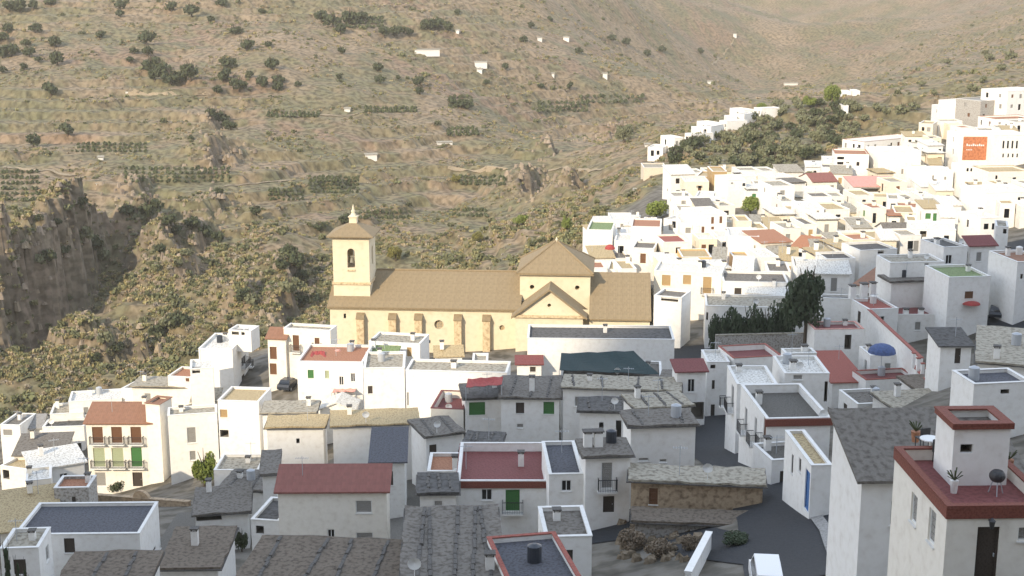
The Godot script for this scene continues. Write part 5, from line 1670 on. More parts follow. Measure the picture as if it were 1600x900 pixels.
func dome(called: String, label: String, cat: String, at: Vector3, r: float, h: float, m: String, pole := 0.0) -> void:
	var c := thing(called, label, cat, at)
	var s := Shape.new()
	var n := 14
	for j in 5:
		var a0 := PI * 0.5 * j / 5.0
		var a1 := PI * 0.5 * (j + 1) / 5.0
		for i in n:
			var g0 := TAU * i / n
			var g1 := TAU * (i + 1) / n
			var pts: Array = []
			for e in [[a0, g0], [a0, g1], [a1, g1], [a1, g0]]:
				pts.append(Vector3(cos(e[0]) * cos(e[1]) * r, pole + sin(e[0]) * h, -cos(e[0]) * sin(e[1]) * r))
			s.quad(pts[0], pts[1], pts[2], pts[3])
	put(s, "cover", M[m], c)
	if pole > 0.0:
		s = Shape.new()
		s.tube(Vector3.ZERO, Vector3(0, pole + h, 0), 0.035, 0.03, 6)
		put(s, "pole", M["metal_grey"], c)

func car(label: String, at: Vector3, turn: float, m: String, van := false) -> void:
	var c := thing("parked_van" if van else "parked_car", label, "van" if van else "car", at, turn)
	var s := Shape.new()
	# body profile along x (front +x), lofted across z
	var prof := [[-2.05, 0.32], [2.0, 0.32], [2.08, 0.55], [2.0, 0.78], [1.0, 0.92], [0.45, 0.95], [-1.9, 0.98], [-2.1, 0.7]]
	var top := [[-1.75, 0.96], [0.85, 0.93], [0.15, 1.42], [-1.25, 1.45]]
	if van:
		prof = [[-2.2, 0.35], [2.15, 0.35], [2.2, 0.6], [2.1, 0.95], [1.5, 1.1], [1.2, 1.12], [-2.15, 1.12], [-2.2, 0.7]]
		top = [[-2.15, 1.1], [1.45, 1.1], [0.85, 1.85], [-2.1, 1.9]]
	for w in [[prof, 0.84, 0.84], [top, 0.8, 0.66]]:
		var l: Array = []
		var r: Array = []
		for i in w[0].size():
			var y: float = w[0][i][1]
			var half: float = w[1] if y < 1.0 or van and y < 1.2 else w[2]
			l.append(Vector3(w[0][i][0], y, half))
			r.append(Vector3(w[0][i][0], y, -half))
		for i in l.size():
			var j := (i + 1) % l.size()
			s.quad(r[i], r[j], l[j], l[i])
		for i in range(1, l.size() - 1):
			s.tri(l[0], l[i + 1], l[i])
			s.tri(r[0], r[i], r[i + 1])
	put(s, "body", M[m], c)
	var roof_y: float = top[2][1]
	for sd in [-1.0, 1.0]:
		s = Shape.new()
		var z0: float = 0.82 * sd
		var z1: float = 0.70 * sd
		s.quad(Vector3(top[0][0] + 0.25, top[0][1] + 0.06, z0), Vector3(top[1][0] - 0.2, top[1][1] + 0.06, z0), Vector3(top[2][0] - 0.1, roof_y - 0.1, z1), Vector3(top[3][0] + 0.15, roof_y - 0.1, z1))
		put(s, "side_window", M["glass"], c)
	s = Shape.new()
	s.quad(Vector3(top[1][0] + 0.01, top[1][1] + 0.05, 0.72), Vector3(top[1][0] + 0.01, top[1][1] + 0.05, -0.72), Vector3(top[2][0] + 0.06, roof_y - 0.06, -0.6), Vector3(top[2][0] + 0.06, roof_y - 0.06, 0.6))
	put(s, "windscreen", M["glass"], c)
	s = Shape.new()
	s.quad(Vector3(top[0][0] - 0.02, top[0][1] + 0.06, -0.7), Vector3(top[0][0] - 0.02, top[0][1] + 0.06, 0.7), Vector3(top[3][0] - 0.04, roof_y - 0.08, 0.6), Vector3(top[3][0] - 0.04, roof_y - 0.08, -0.6))
	put(s, "rear_window", M["glass"], c)
	for q in [[1.3, 0.72], [1.3, -0.72], [-1.35, 0.72], [-1.35, -0.72]]:
		s = Shape.new()
		s.tube(Vector3(q[0], 0.31, q[1] - 0.1), Vector3(q[0], 0.31, q[1] + 0.14), 0.31, 0.31, 14)
		var w := put(s, "wheel", M["tyre"], c)
		s = Shape.new()
		s.tube(Vector3(q[0], 0.31, q[1] - 0.12), Vector3(q[0], 0.31, q[1] + 0.155), 0.18, 0.18, 10)
		put(s, "rim", M["metal_grey"], w)
	for q in [-0.6, 0.6]:
		s = Shape.new()
		s.box(Vector3(1.98, 0.6, q - 0.16), Vector3(2.1, 0.74, q + 0.16))
		put(s, "headlight", M["frame_white"], c)

func lamp(label: String, at: Vector3, turn: float) -> void:
	# a lantern on a wall bracket, unlit
	var c := thing("wall_lamp", label, "lamp", at, turn)
	var s := Shape.new()
	s.tube(Vector3(0, 0, -0.02), Vector3(0, 0.12, 0.3), 0.02, 0.02, 5)
	put(s, "bracket", M["iron"], c)
	s = Shape.new()
	s.tube(Vector3(0, -0.22, 0.32), Vector3(0, 0.08, 0.32), 0.06, 0.12, 6)
	s.tube(Vector3(0, 0.08, 0.32), Vector3(0, 0.2, 0.32), 0.14, 0.02, 6)
	put(s, "lantern", M["iron"], c)

func small_things() -> void:
	# shade net and awnings
	canopy("shade_net", "dark green shade net stretched over a terrace in front of the grey-roofed house", "shade net", [at_depth(874, 578, 152), at_depth(1030, 585, 152), at_depth(990, 548, 158.5), at_depth(877, 552, 158.5)], "net", 1.6)
	canopy("awning", "crimson awning roof over the house with the green blind", "awning", [at_depth(728, 605, 144.5), at_depth(784, 601, 144.5), at_depth(786, 588, 148), at_depth(731, 592, 148)], "fabric_red", 1.8)
	canopy("awning", "thin pink awning on the white house front with red canopies", "awning", [at_depth(518, 613, 165.6), at_depth(555, 612, 165.4), at_depth(556, 607, 166.6), at_depth(522, 608, 166.8)], "fabric_pink", 1.6)
	canopy("awning", "orange-red terrace canopy between the pink dome and green roof", "awning", [at_depth(524, 572, 169), at_depth(562, 574, 169), at_depth(558, 556, 173), at_depth(528, 555, 173)], "fabric_orange", 1.6)
	canopy("awning", "dark red terrace canopy at the left of the red terrace", "awning", [at_depth(482, 562, 169), at_depth(511, 563, 169), at_depth(507, 548, 172), at_depth(488, 549, 172)], "fabric_red", 1.4)
	var r := at_depth(528, 556, 173)
	dome("tent", "pale pink dome tent on the red terrace", "tent", r - Vector3(0, 0.6, 0), 0.85, 1.5, "fabric_pink", 0.0)
	dome("parasol", "blue parasol beside the white stair wall", "parasol", at_depth(1378, 552, 150.5) - Vector3(0, 1.6, 0), 1.55, 1.0, "fabric_blue", 1.7)
	dome("tent", "small red fabric dome between white houses behind the chancel", "tent", at_depth(953, 389, 226), 0.85, 0.75, "fabric_red", 0.0)
	# the oval awning over the corner window
	for o in get_children():
		if o.has_meta("label") and str(o.get_meta("label")).begins_with("white corner house with a red oval"):
			var wp := at_plane(1517, 475, o.position, o.transform.basis.z)
			dome("awning", "red oval balcony awning below the corner house window", "awning", wp, 1.15, 0.4, "fabric_red", 0.0)
	# stair walls
	slant_wall("stair_wall", "long white stair wall with a red top running down the shaded slope", "wall", at_depth(1358, 484, 172), at_depth(1440, 560, 146), 4.5, 0.35, "white", "terrace_red")
	slant_wall("stair_wall", "short white stair wall with red coping below the long one", "wall", at_depth(1428, 572, 147), at_depth(1464, 612, 136), 3.0, 0.35, "white", "terrace_red")
	slant_wall("garden_wall", "grey garden wall below the dark hedge beside the pine", "wall", at_depth(1118, 524, 172), at_depth(1278, 520, 172), 2.2, 0.4, "grey_wall", "launa_pale")
	slant_wall("garden_wall", "white kerb wall between the ruined house yard and the street", "wall", at_depth(1182, 818, 93), at_depth(1196, 782, 99), 1.6, 0.3, "white", "white")
	slant_wall("garden_wall", "white kerb wall along the lower yard at the bottom", "wall", at_depth(1075, 895, 78), at_depth(1108, 832, 88), 1.6, 0.35, "white", "white")
	slant_wall("balustrade_wall", "white terrace wall beside the grey-roofed house with a doorway", "wall", at_depth(1465, 598, 135), at_depth(1518, 598, 135), 2.5, 0.3, "white", "white")
	for k in 6:
		var p := at_depth(1428 + k * 7.0, 552 + k * 8.2, 146 - k * 1.6)
		var c := thing("stair_post", "white square post of the stair balustrade, %s from the top" % NTH[k], "post", p - Vector3(0, 1.6, 0), 0.0, "posts of the stair balustrade")
		var s := Shape.new()
		s.box(Vector3(-0.16, 0, -0.16), Vector3(0.16, 1.6, 0.16))
		put(s, "shaft", M["white"], c)
		s = Shape.new()
		s.box(Vector3(-0.21, 1.602, -0.21), Vector3(0.21, 1.7, 0.21))
		put(s, "cap", M["terrace_red"], c)
	# ochre garden wall with a rounded crest, sunlit
	var w0 := at_depth(136, 772, 150)
	var w1 := at_depth(296, 784, 143)
	slant_wall("garden_wall", "ochre garden wall with a rounded crest below the three-storey house", "wall", w0, w1, 3.0, 0.45, "ochre", "ochre")
	var gm := w0.lerp(w1, 0.55)
	var c2 := thing("wall_crest", "rounded ochre crest piece rising from the garden wall", "wall", gm - Vector3(0, 0.3, 0), atan2(-(w1 - w0).z, (w1 - w0).x))
	var sh := Shape.new()
	var lo: Array = []
	var hi: Array = []
	for i in 13:
		var g := PI * i / 12.0
		lo.append(Vector3(cos(g) * 1.25, sin(g) * 1.2, 0.2))
		hi.append(Vector3(cos(g) * 1.25, sin(g) * 1.2, -0.2))
	sh.loft(lo, hi)
	put(sh, "crest", M["ochre"], c2)
	# the banner on the gable
	var b0 := at_depth(1503, 251, 389.0)
	var hit: Node3D = null
	for o in get_children():
		if o.has_meta("label") and str(o.get_meta("label")).begins_with("white block with an orange advertising"):
			hit = o
	var bl := hit.transform.affine_inverse()
	var q0 := bl * at_plane(1503, 250, hit.position, hit.transform.basis.z)
	var q1 := bl * at_plane(1544, 213.5, hit.position, hit.transform.basis.z)
	var bn := thing("banner", "orange advertising banner hung on the white block's front", "banner", hit.transform * Vector3((q0.x + q1.x) * 0.5, q0.y, 0.02), hit.rotation.y)
	sh = Shape.new()
	var bw := (q1.x - q0.x) * 0.5
	var bh := q1.y - q0.y
	sh.box(Vector3(-bw, 0, 0), Vector3(bw, bh, 0.06))
	put(sh, "sheet", M["banner_orange"], bn)
	sh = Shape.new()
	var x := -bw * 0.72
	for k in 9:
		var lw := bw * rng.randf_range(0.08, 0.14)
		sh.box(Vector3(x, bh * 0.60, 0.061), Vector3(x + lw, bh * (0.66 if k % 3 else 0.70), 0.07))
		x += lw + bw * 0.05
	x = -bw * 0.72
	for k in 4:
		sh.box(Vector3(x, bh * 0.42, 0.061), Vector3(x + bw * 0.09, bh * 0.46, 0.07))
		x += bw * 0.13
	put(sh, "lettering", M["frame_white"], bn)
	# vehicles
	var v := on_ground(1197, 925, 0.0, 60.0)
	car("white van parked in the street at the bottom edge", v, deg_to_rad(84), "car_white", true)
	v = on_ground(1556, 494, 0.0, 110.0)
	car("dark blue car parked in the street at the right edge", v, deg_to_rad(70), "car_dark")
	v = on_ground(452, 606, 0.0, 150.0)
	car("dark car parked by the white house with red canopies", v, deg_to_rad(75), "car_dark")
	v = on_ground(1585, 455, 0.0, 110.0)
	car("silver car parked further up the street at the right edge", v, deg_to_rad(80), "car_silver")
	# terrace of the near house
	var nh: Node3D = null
	for o in get_children():
		if o.has_meta("label") and str(o.get_meta("label")).begins_with("near house with a rust-red"):
			nh = o
	if nh:
		var nrm := nh.transform.basis.z
		var fy := nh.transform.origin.y
		for pn in nh.get_children():
			if pn.name == "roof":
				fy = (nh.transform * (pn as MeshInstance3D).mesh.get_aabb().position).y
		var t := thing("table", "round white table on the near rust-red terrace", "table", at_level(1452, 712, fy))
		sh = Shape.new()
		sh.tube(Vector3(0, 0.70, 0), Vector3(0, 0.74, 0), 0.42, 0.42, 16)
		put(sh, "top", M["frame_white"], t)
		sh = Shape.new()
		sh.tube(Vector3.ZERO, Vector3(0, 0.7, 0), 0.05, 0.04, 8)
		sh.tube(Vector3.ZERO, Vector3(0, 0.03, 0), 0.25, 0.22, 12)
		put(sh, "stand", M["frame_white"], t)
		for q in [[1468, 722, 0.6, "dark chair beside the white terrace table, nearer the parapet"], [1440, 700, 3.4, "dark chair behind the white terrace table"]]:
			var ch := thing("chair", q[3], "chair", at_level(q[0], q[1], fy), q[2])
			sh = Shape.new()
			sh.box(Vector3(-0.22, 0.42, -0.22), Vector3(0.22, 0.46, 0.22))
			put(sh, "seat", M["iron"], ch)
			sh = Shape.new()
			sh.box(Vector3(-0.22, 0.46, -0.22), Vector3(0.22, 0.92, -0.18))
			put(sh, "backrest", M["iron"], ch)
			for e in [[-0.2, -0.2], [0.17, -0.2], [0.17, 0.17], [-0.2, 0.17]]:
				sh = Shape.new()
				sh.box(Vector3(e[0], 0, e[1]), Vector3(e[0] + 0.03, 0.42, e[1] + 0.03))
				put(sh, "leg", M["iron"], ch)
		var g := thing("barbecue_grill", "black kettle grill beside the rooftop room", "grill", at_level(1556, 772, fy), 0.3)
		sh = Shape.new()
		for k in 6:
			var a0 := -0.9 + 1.8 * k / 6.0
			var a1 := -0.9 + 1.8 * (k + 1) / 6.0
			sh.tube(Vector3(0, 0.72 + sin(a0) * 0.26, 0), Vector3(0, 0.72 + sin(a1) * 0.26, 0), 0.3 * cos(a0), 0.3 * cos(a1), 14)
		put(sh, "kettle", M["iron"], g)
		for k in 3:
			sh = Shape.new()
			var an := TAU * k / 3.0
			sh.tube(Vector3(cos(an) * 0.3, 0, sin(an) * 0.3), Vector3(cos(an) * 0.14, 0.55, sin(an) * 0.14), 0.02, 0.02, 5)
			put(sh, "leg", M["metal_grey"], g)
		for q in [[1490, 770, "white", "white flower pot at the terrace corner", 0.16, 0.5], [1575, 735, "terracotta", "terracotta pot by the rooftop room's corner", 0.2, 0.45], [1430, 690, "terracotta", "terracotta pot in the terrace's far corner", 0.2, 0.45]]:
			var pt := thing("flower_pot", q[3], "flower pot", at_level(q[0], q[1], fy))
			sh = Shape.new()
			sh.tube(Vector3.ZERO, Vector3(0, q[5], 0), q[4] * 0.7, q[4], 12)
			put(sh, "pot", M[q[2]], pt)
			sh = Shape.new()
			for k in 14:
				var an := TAU * k / 14.0 + rng.randf()
				var tip := Vector3(cos(an) * 0.28, q[5] + rng.randf_range(0.1, 0.45), sin(an) * 0.28)
				sh.quad(Vector3(-0.02, q[5], 0), Vector3(0.02, q[5], 0), tip + Vector3(0.03, 0, 0), tip - Vector3(0.03, 0, 0))
			put(sh, "plant", M["leaf_oak"], pt)
		lamp("black lantern over the near house's dark door", at_plane(1545, 812, nh.position, nrm), nh.rotation.y)
	# rubble bank below the ruined house
	var rub := Shape.new()
	for k in 70:
		var p := on_ground(rng.randf_range(968, 1105), rng.randf_range(815, 880), 0.0, 60.0)
		var s2 := rng.randf_range(0.15, 0.55)
		var ringa: Array = []
		var ringb: Array = []
		for i in 6:
			var an := TAU * i / 6.0
			ringa.append(p + Vector3(cos(an), -0.4, sin(an)) * s2 * rng.randf_range(0.8, 1.2))
			ringb.append(p + Vector3(cos(an + 0.2) * 0.6, rng.randf_range(0.4, 1.0), sin(an + 0.2) * 0.6) * s2)
		rub.loft(ringa, ringb)
	var ro := put(rub, "rubble", M["rock"], self)
	tag(ro, "loose brown stones on the bank below the ruined house", "", "", "stuff")
	for q in [[985, 850, 60, 36], [1030, 860, 56, 30], [1075, 850, 44, 26], [1000, 822, 40, 20]]:
		var p := on_ground(q[0], q[1] + 10, 0.0, 60.0)
		var k: float = -p.z / FOCAL
		tree("dry_shrub", "rust-brown dry shrub on the ruined house's bank, %s" % {985: "biggest, at the lane", 1030: "middle one", 1075: "nearest the kerb wall", 1000: "smallest, topmost"}[q[0]], p, q[2] * 0.5 * k, q[3] * k, "leaf_dry", "near", "dry shrubs below the ruined house", 0.05)

# ---------------------------------------------------------------- vegetation and the far country
func wild_height(x: float, z: float) -> float:
	return terrain_height(x, z, wildness(x, z))

func on_wild(px: float, py: float, from := 215.0) -> Vector3:
	var v := ray(px, py)
	v /= -v.z
	var d := from
	var last := from
	while d < 2600.0:
		var p := EYE + v * d
		if p.y < wild_height(p.x, p.z):
			for k in 7:
				var m := 0.5 * (last + d)
				var q := EYE + v * m
				if q.y < wild_height(q.x, q.z):
					d = m
				else:
					last = m
			p = EYE + v * d
			return Vector3(p.x, wild_height(p.x, p.z), p.z)
		last = d
		d += maxf(2.0, d * 0.008)
	var e := EYE + v * 2500.0
	return Vector3(e.x, wild_height(e.x, e.z), e.z)

# leaf-sized faces on uneven lobes; radius about 1, standing on y = 0
func crown_mesh(seed_value: int, lobes: int, leaves: int, leaf: float, flat := 0.75, tall := 0.0) -> ArrayMesh:
	var r := RandomNumberGenerator.new()
	r.seed = seed_value
	var sh := Shape.new()
	for i in lobes:
		var c: Vector3
		var rad: float
		if tall > 0.0:
			var t := (i + 0.5) / lobes
			c = Vector3(r.randf_range(-0.12, 0.12), t * tall, r.randf_range(-0.12, 0.12))
			rad = lerpf(0.5, 0.12, t) * r.randf_range(0.85, 1.15)
		else:
			var g := TAU * i / lobes + r.randf_range(-0.5, 0.5)
			var q := r.randf_range(0.15, 0.62)
			c = Vector3(cos(g) * q, flat * r.randf_range(0.45, 1.05), sin(g) * q)
			rad = r.randf_range(0.3, 0.52)
		for k in int(leaves / float(lobes)):
			var n := Vector3(r.randfn(), r.randfn(), r.randfn()).normalized()
			var p := c + n * rad * pow(r.randf(), 0.25) * Vector3(1, 0.8, 1)
			if p.y < 0.05:
				p.y = 0.05 + r.randf() * 0.1
			var m := (n + 0.7 * Vector3(r.randfn(), r.randfn(), r.randfn())).normalized()
			var a := m.cross(Vector3(r.randfn(), r.randfn(), r.randfn())).normalized()
			var b := m.cross(a)
			var s := leaf * r.randf_range(0.6, 1.3)
			sh.quad(p - a * s - b * s * 0.3, p + b * s * 0.8 - a * s * 0.1, p + a * s + b * s * 0.2, p - b * s * 0.8 + a * s * 0.1)
	return sh.mesh()

func trunk_mesh(seed_value: int, h: float) -> ArrayMesh:
	var r := RandomNumberGenerator.new()
	r.seed = seed_value
	var sh := Shape.new()
	var top := Vector3(r.randf_range(-0.08, 0.08), h * 0.6, r.randf_range(-0.08, 0.08))
	sh.tube(Vector3(0, -0.25, 0), top, 0.10, 0.065, 7)
	for i in 4:
		var g := TAU * i / 4.0 + r.randf()
		sh.tube(top - Vector3(0, 0.03, 0), top + Vector3(cos(g) * 0.35, h * r.randf_range(0.35, 0.6), sin(g) * 0.35), 0.05, 0.015, 5)
	return sh.mesh()

var crowns := {}
func crown(kind: String, i: int) -> ArrayMesh:
	var key := kind + str(i)
	if not crowns.has(key):
		var m: ArrayMesh
		match kind:
			"far": m = crown_mesh(100 + i, 8, 330, 0.16, 0.75)
			"near": m = crown_mesh(200 + i, 13, 2600, 0.065, 0.95)
			"cypress": m = crown_mesh(300 + i, 9, 900, 0.10, 1.0, 2.6)
			"bush": m = crown_mesh(400 + i, 5, 60, 0.24, 0.5)
			"dome": m = crown_mesh(600 + i, 16, 3000, 0.07, 1.05)
			"small": m = crown_mesh(500 + i, 5, 70, 0.24, 0.7)
		crowns[key] = m
	return crowns[key]

func tree(called: String, label: String, at: Vector3, r: float, h: float, leaf: String, form := "far", group := "", trunk := 0.35) -> void:
	var t := thing(called, label, "tree", at, rng.randf() * TAU, group)
	var v := rng.randi() % 4
	var tk := MeshInstance3D.new()
	tk.name = "trunk"
	if not crowns.has("trunk" + str(v)):
		crowns["trunk" + str(v)] = trunk_mesh(70 + v, 1.2)
	tk.mesh = crowns["trunk" + str(v)]
	tk.material_override = M["bark"]
	tk.scale = Vector3(r, h * 0.75, r)
	t.add_child(tk)
	var c := MeshInstance3D.new()
	c.name = "crown"
	c.mesh = crown(form, v)
	c.material_override = M[leaf]
	c.scale = Vector3(r, h * (1.0 - trunk * 0.5) / (2.75 if form == "cypress" else 1.25), r)
	c.position.y = h * trunk * 0.4
	t.add_child(c)

func scatter(called: String, label: String, spots: Array, mesh: Mesh, m: Material) -> void:
	# each spot: position, width, height, turn, colour
	var mm := MultiMesh.new()
	mm.transform_format = MultiMesh.TRANSFORM_3D
	mm.use_colors = true
	mm.mesh = mesh
	mm.instance_count = spots.size()
	for i in spots.size():
		var s: Array = spots[i]
		var b := Basis(Vector3.UP, s[3]).scaled(Vector3(s[1], s[2], s[1]))
		mm.set_instance_transform(i, Transform3D(b, s[0]))
		mm.set_instance_color(i, s[4])
	var o := MultiMeshInstance3D.new()
	o.multimesh = mm
	o.material_override = m
	o.name = numbered(called)
	add_child(o)
	tag(o, label, "", "", "stuff")

func jitter(c: Color, k: float) -> Color:
	var f := rng.randf_range(1.0 - k, 1.0 + k)
	return Color(c.r * f, c.g * f, c.b * f * rng.randf_range(0.9, 1.05))

func build_vegetation() -> void:
	hillside_trees()
	olive_hill()
	orchards()
	scrub_cover()
	village_trees()
	far_farms()

const SLOPE_MARKS := [[30, 40, "the top-left corner"], [100, 100, "the left edge cluster"], [203, 147, "the left white hut"], [255, 112, "the big oak thicket"], [380, 120, "the middle oak group"], [300, 15, "the top edge"], [535, 32, "the dark top grove"], [660, 80, "the long white farmhouse"], [752, 105, "the white farm cluster"], [80, 210, "the left terraces"], [345, 190, "the grey ravine head"], [720, 162, "the mid-slope patch"], [600, 120, "the open middle slope"], [850, 50, "the far slope's foot"], [980, 70, "the far slope's middle"], [1100, 80, "the winding far track"]]
const RAVINE_MARKS := [[225, 335, "the ravine's upper fork"], [145, 385, "the big rock shadow"], [310, 360, "the ravine's middle spur"], [460, 420, "the gully beside the bell tower"], [390, 465, "the gully's lower end"], [265, 510, "the lower scrub slope"], [165, 545, "the slope above the left houses"], [60, 345, "the left terraces above the rocks"], [520, 350, "the tower's left side"]]
const CREST_MARKS := [[1400, 177, "the bare bank"], [1340, 180, "the olive hill's end"], [1530, 137, "the top houses"], [1565, 98, "the crest at the right"], [1460, 130, "the bare crest"]]
var spot_seen := {}
# size, kind and the landmark it stands next to
func spot_label(kind: String, px: float, py: float, w: float, marks: Array) -> String:
	var best: Array = marks[0]
	for m in marks:
		if Vector2(px - m[0], py - m[1]).length() < Vector2(px - best[0], py - best[1]).length():
			best = m
	var dx: float = px - best[0]
	var dy: float = py - best[1]
	var where := "at"
	if maxf(absf(dx), absf(dy)) > 9.0:
		where = ("right of" if dx > 0.0 else "left of") if absf(dx) > absf(dy) else ("below" if dy > 0.0 else "above")
	var s := "%s %s %s %s" % ["small" if w < 17.0 else ("large" if w > 25.0 else "mid-sized"), kind, where, best[2]]
	var n: int = spot_seen.get(s, 0)
	spot_seen[s] = n + 1
	return s if n == 0 else s + ", %s such from the top" % NTH[n]

func hillside_trees() -> void:
	var a := [[15, 10, 26], [32, 12, 26], [52, 10, 20], [55, 44, 22], [12, 46, 22], [3, 58, 24], [18, 80, 28], [4, 84, 22], [46, 82, 24], [40, 68, 18], [87, 66, 26], [90, 94, 28], [61, 93, 14], [38, 105, 15], [3, 109, 18], [78, 4, 20], [188, 10, 20], [188, 22, 16], [268, 11, 20], [300, 17, 28], [229, 62, 28], [230, 82, 20], [210, 79, 16], [157, 55, 18], [80, 140, 30], [238, 104, 32], [254, 114, 36], [268, 122, 34], [242, 118, 24], [298, 115, 32], [284, 122, 24], [204, 93, 14],
		[368, 48, 20], [386, 72, 26], [360, 100, 24], [350, 119, 28], [374, 133, 28], [390, 117, 14], [352, 100, 20], [426, 101, 26], [411, 130, 22], [436, 124, 22], [434, 137, 24], [466, 132, 12], [340, 142, 18], [502, 28, 26], [520, 33, 30], [545, 30, 28], [566, 26, 22], [532, 47, 22], [590, 106, 20], [594, 126, 18], [653, 129, 22], [656, 142, 18], [622, 122, 10], [530, 121, 12], [534, 80, 15], [668, 40, 24], [684, 38, 26], [700, 44, 20], [600, 50, 22], [620, 50, 22], [640, 50, 18], [720, 163, 22], [708, 160, 18], [732, 166, 16], [106, 203, 28], [52, 221, 28], [300, 216, 12], [345, 188, 30], [360, 196, 24], [330, 180, 22], [420, 70, 14], [330, 30, 16], [345, 5, 20], [410, 18, 12], [790, 105, 12], [760, 130, 12], [830, 40, 14], [818, 62, 14], [860, 30, 12], [905, 80, 14], [955, 60, 16], [978, 66, 18], [1012, 84, 14], [1035, 78, 14], [1095, 80, 14], [890, 135, 14], [845, 135, 14], [715, 20, 12]]
	for q in a:
		var p := on_wild(q[0], q[1] + q[2] * 0.3)
		var w: float = q[2] / FOCAL * -p.z
		tree("oak_tree", spot_label("dark oak", q[0], q[1], q[2], SLOPE_MARKS), p, w * 0.55, w * rng.randf_range(0.75, 0.95), "leaf_oak", "far", "dark oaks on the dry hillside", 0.2)
	# trees in the ravine and along its edges
	var g := [[215, 345, 34], [235, 330, 34], [262, 345, 30], [272, 362, 26], [200, 330, 26], [250, 390, 22], [300, 350, 28], [320, 366, 26], [340, 372, 22], [450, 395, 30], [465, 410, 30], [440, 415, 26], [470, 432, 26], [455, 450, 30], [470, 470, 26], [380, 462, 30], [395, 470, 26], [130, 370, 30], [145, 385, 34], [75, 405, 26], [60, 410, 22], [160, 402, 28], [280, 500, 30], [262, 508, 28], [245, 520, 26], [290, 395, 18], [400, 330, 18], [500, 355, 20], [540, 345, 22], [165, 530, 26], [185, 545, 24], [150, 560, 22], [100, 395, 20], [130, 318, 18], [340, 300, 18], [30, 336, 16], [60, 342, 16], [90, 350, 16]]
	for q in g:
		var p := on_wild(q[0], q[1] + q[2] * 0.3)
		var w: float = q[2] / FOCAL * -p.z
		tree("ravine_tree", spot_label("bushy tree", q[0], q[1], q[2], RAVINE_MARKS), p, w * 0.6, w * rng.randf_range(0.8, 1.1), "leaf_oak" if rng.randf() < 0.7 else "leaf_olive", "far", "trees in the ravine", 0.15)

func olive_hill() -> void:
	var n := 0
	var tries := 0
	var spots: Array = []
	while n < 150 and tries < 2500:
		tries += 1
		var px := rng.randf_range(1048, 1345)
		var py := rng.randf_range(158, 276)
		# the outline of the hill
		var top := lerpf(240.0, 165.0, clampf((px - 1050.0) / 140.0, 0, 1)) if px < 1190.0 else lerpf(165.0, 155.0, (px - 1190.0) / 150.0)
		var bot := lerpf(262.0, 272.0, clampf((px - 1050.0) / 100.0, 0, 1)) if px < 1220.0 else lerpf(272.0, 205.0, (px - 1220.0) / 125.0)
		if py < top + 4.0 or py > bot:
			continue
		var p := on_wild(px, py, 345.0)
		if -p.z > 620.0 or -p.z < 345.0:
			continue
		spots.append([px, py, p])
		n += 1
	# name them band by band, from the left
	spots.sort_custom(func(a, b): return a[0] < b[0])
	var seen := {}
	for q in spots:
		var band := clampi(int((q[1] - 160.0) / 19.0), 0, 5)
		var k: int = seen.get(band, 0)
		seen[band] = k + 1
		var r := rng.randf_range(1.5, 2.9)
		tree("olive_tree", "grey-green olive tree, %s from the left in the olive hill's %s band" % [NTH[mini(k, NTH.size() - 1)], ["top", "second", "third", "fourth", "fifth", "lowest"][band]], q[2], r, r * rng.randf_range(1.3, 1.7), "leaf_olive" if rng.randf() < 0.72 else "leaf_oak", "far", "olive trees on the hill above the village", 0.2)
	for q in [[1370, 175, 22], [1385, 180, 20], [1410, 178, 26], [1428, 172, 22], [1350, 190, 20], [1335, 172, 20], [1520, 145, 24], [1535, 130, 18], [1545, 95, 20], [1580, 92, 22], [1460, 150, 16], [1440, 135, 14], [1480, 100, 14], [1565, 110, 18]]:
		var p := on_wild(q[0], q[1], 400.0)
		var w: float = q[2] / FOCAL * -p.z
		tree("hill_shrub", spot_label("rounded shrub", q[0], q[1], q[2], CREST_MARKS), p, w * 0.5, w * 0.7, "leaf_olive", "far", "shrubs above the top houses", 0.15)

func orchards() -> void:
	# plots by their picture corners: left, right, top, bottom, columns, rows, lean
	var plots := [[118, 232, 224, 240, 14, 3, "hillside plot of young fruit trees left of the ravine"], [192, 362, 262, 288, 18, 4, "long dark orchard strip above the ravine"], [0, 62, 266, 318, 8, 6, "orchard block at the photo's left edge"], [482, 562, 276, 304, 12, 5, "square green orchard above the bell tower"], [418, 476, 296, 316, 8, 3, "small sloping orchard left of the square one"], [697, 748, 200, 214, 8, 3, "small green plot right of the tower top"], [570, 652, 168, 178, 13, 2, "narrow tree row on the middle terraces"], [416, 500, 176, 185, 12, 2, "tree row along a pale field wall"], [716, 792, 276, 292, 10, 3, "orchard terrace above the crossing roof"], [560, 642, 330, 345, 12, 2, "tree rows just right of the tower"], [700, 762, 326, 342, 9, 2, "low tree rows above the nave"], [540, 600, 28, 46, 10, 3, "dark grove near the top of the slope"], [590, 640, 44, 54, 8, 2, "hedge-like row near a white farm"], [840, 920, 160, 178, 12, 3, "pale green terraces at the foot of the far slope"], [700, 740, 150, 170, 6, 3, "tree patch on the middle slope"], [905, 1010, 150, 164, 12, 2, "faint tree terrace right of the middle slope"]]
	for q in plots:
		var spots: Array = []
		for j in q[5]:
			for i in q[4]:
				var px: float = lerpf(q[0], q[1], (i + 0.5 + rng.randf_range(-0.2, 0.2)) / q[4])
				var py: float = lerpf(q[2], q[3], (j + 0.5 + rng.randf_range(-0.12, 0.12)) / q[5])
				var p := on_wild(px, py)
				var w := rng.randf_range(0.75, 1.25) * -p.z / 480.0
				spots.append([p - Vector3(0, 0.1, 0), w, w * 1.4, rng.randf() * TAU, jitter(Color(0.085, 0.10, 0.048), 0.25)])
		scatter("orchard", q[6], spots, crown("small", 0), M["scrub"])

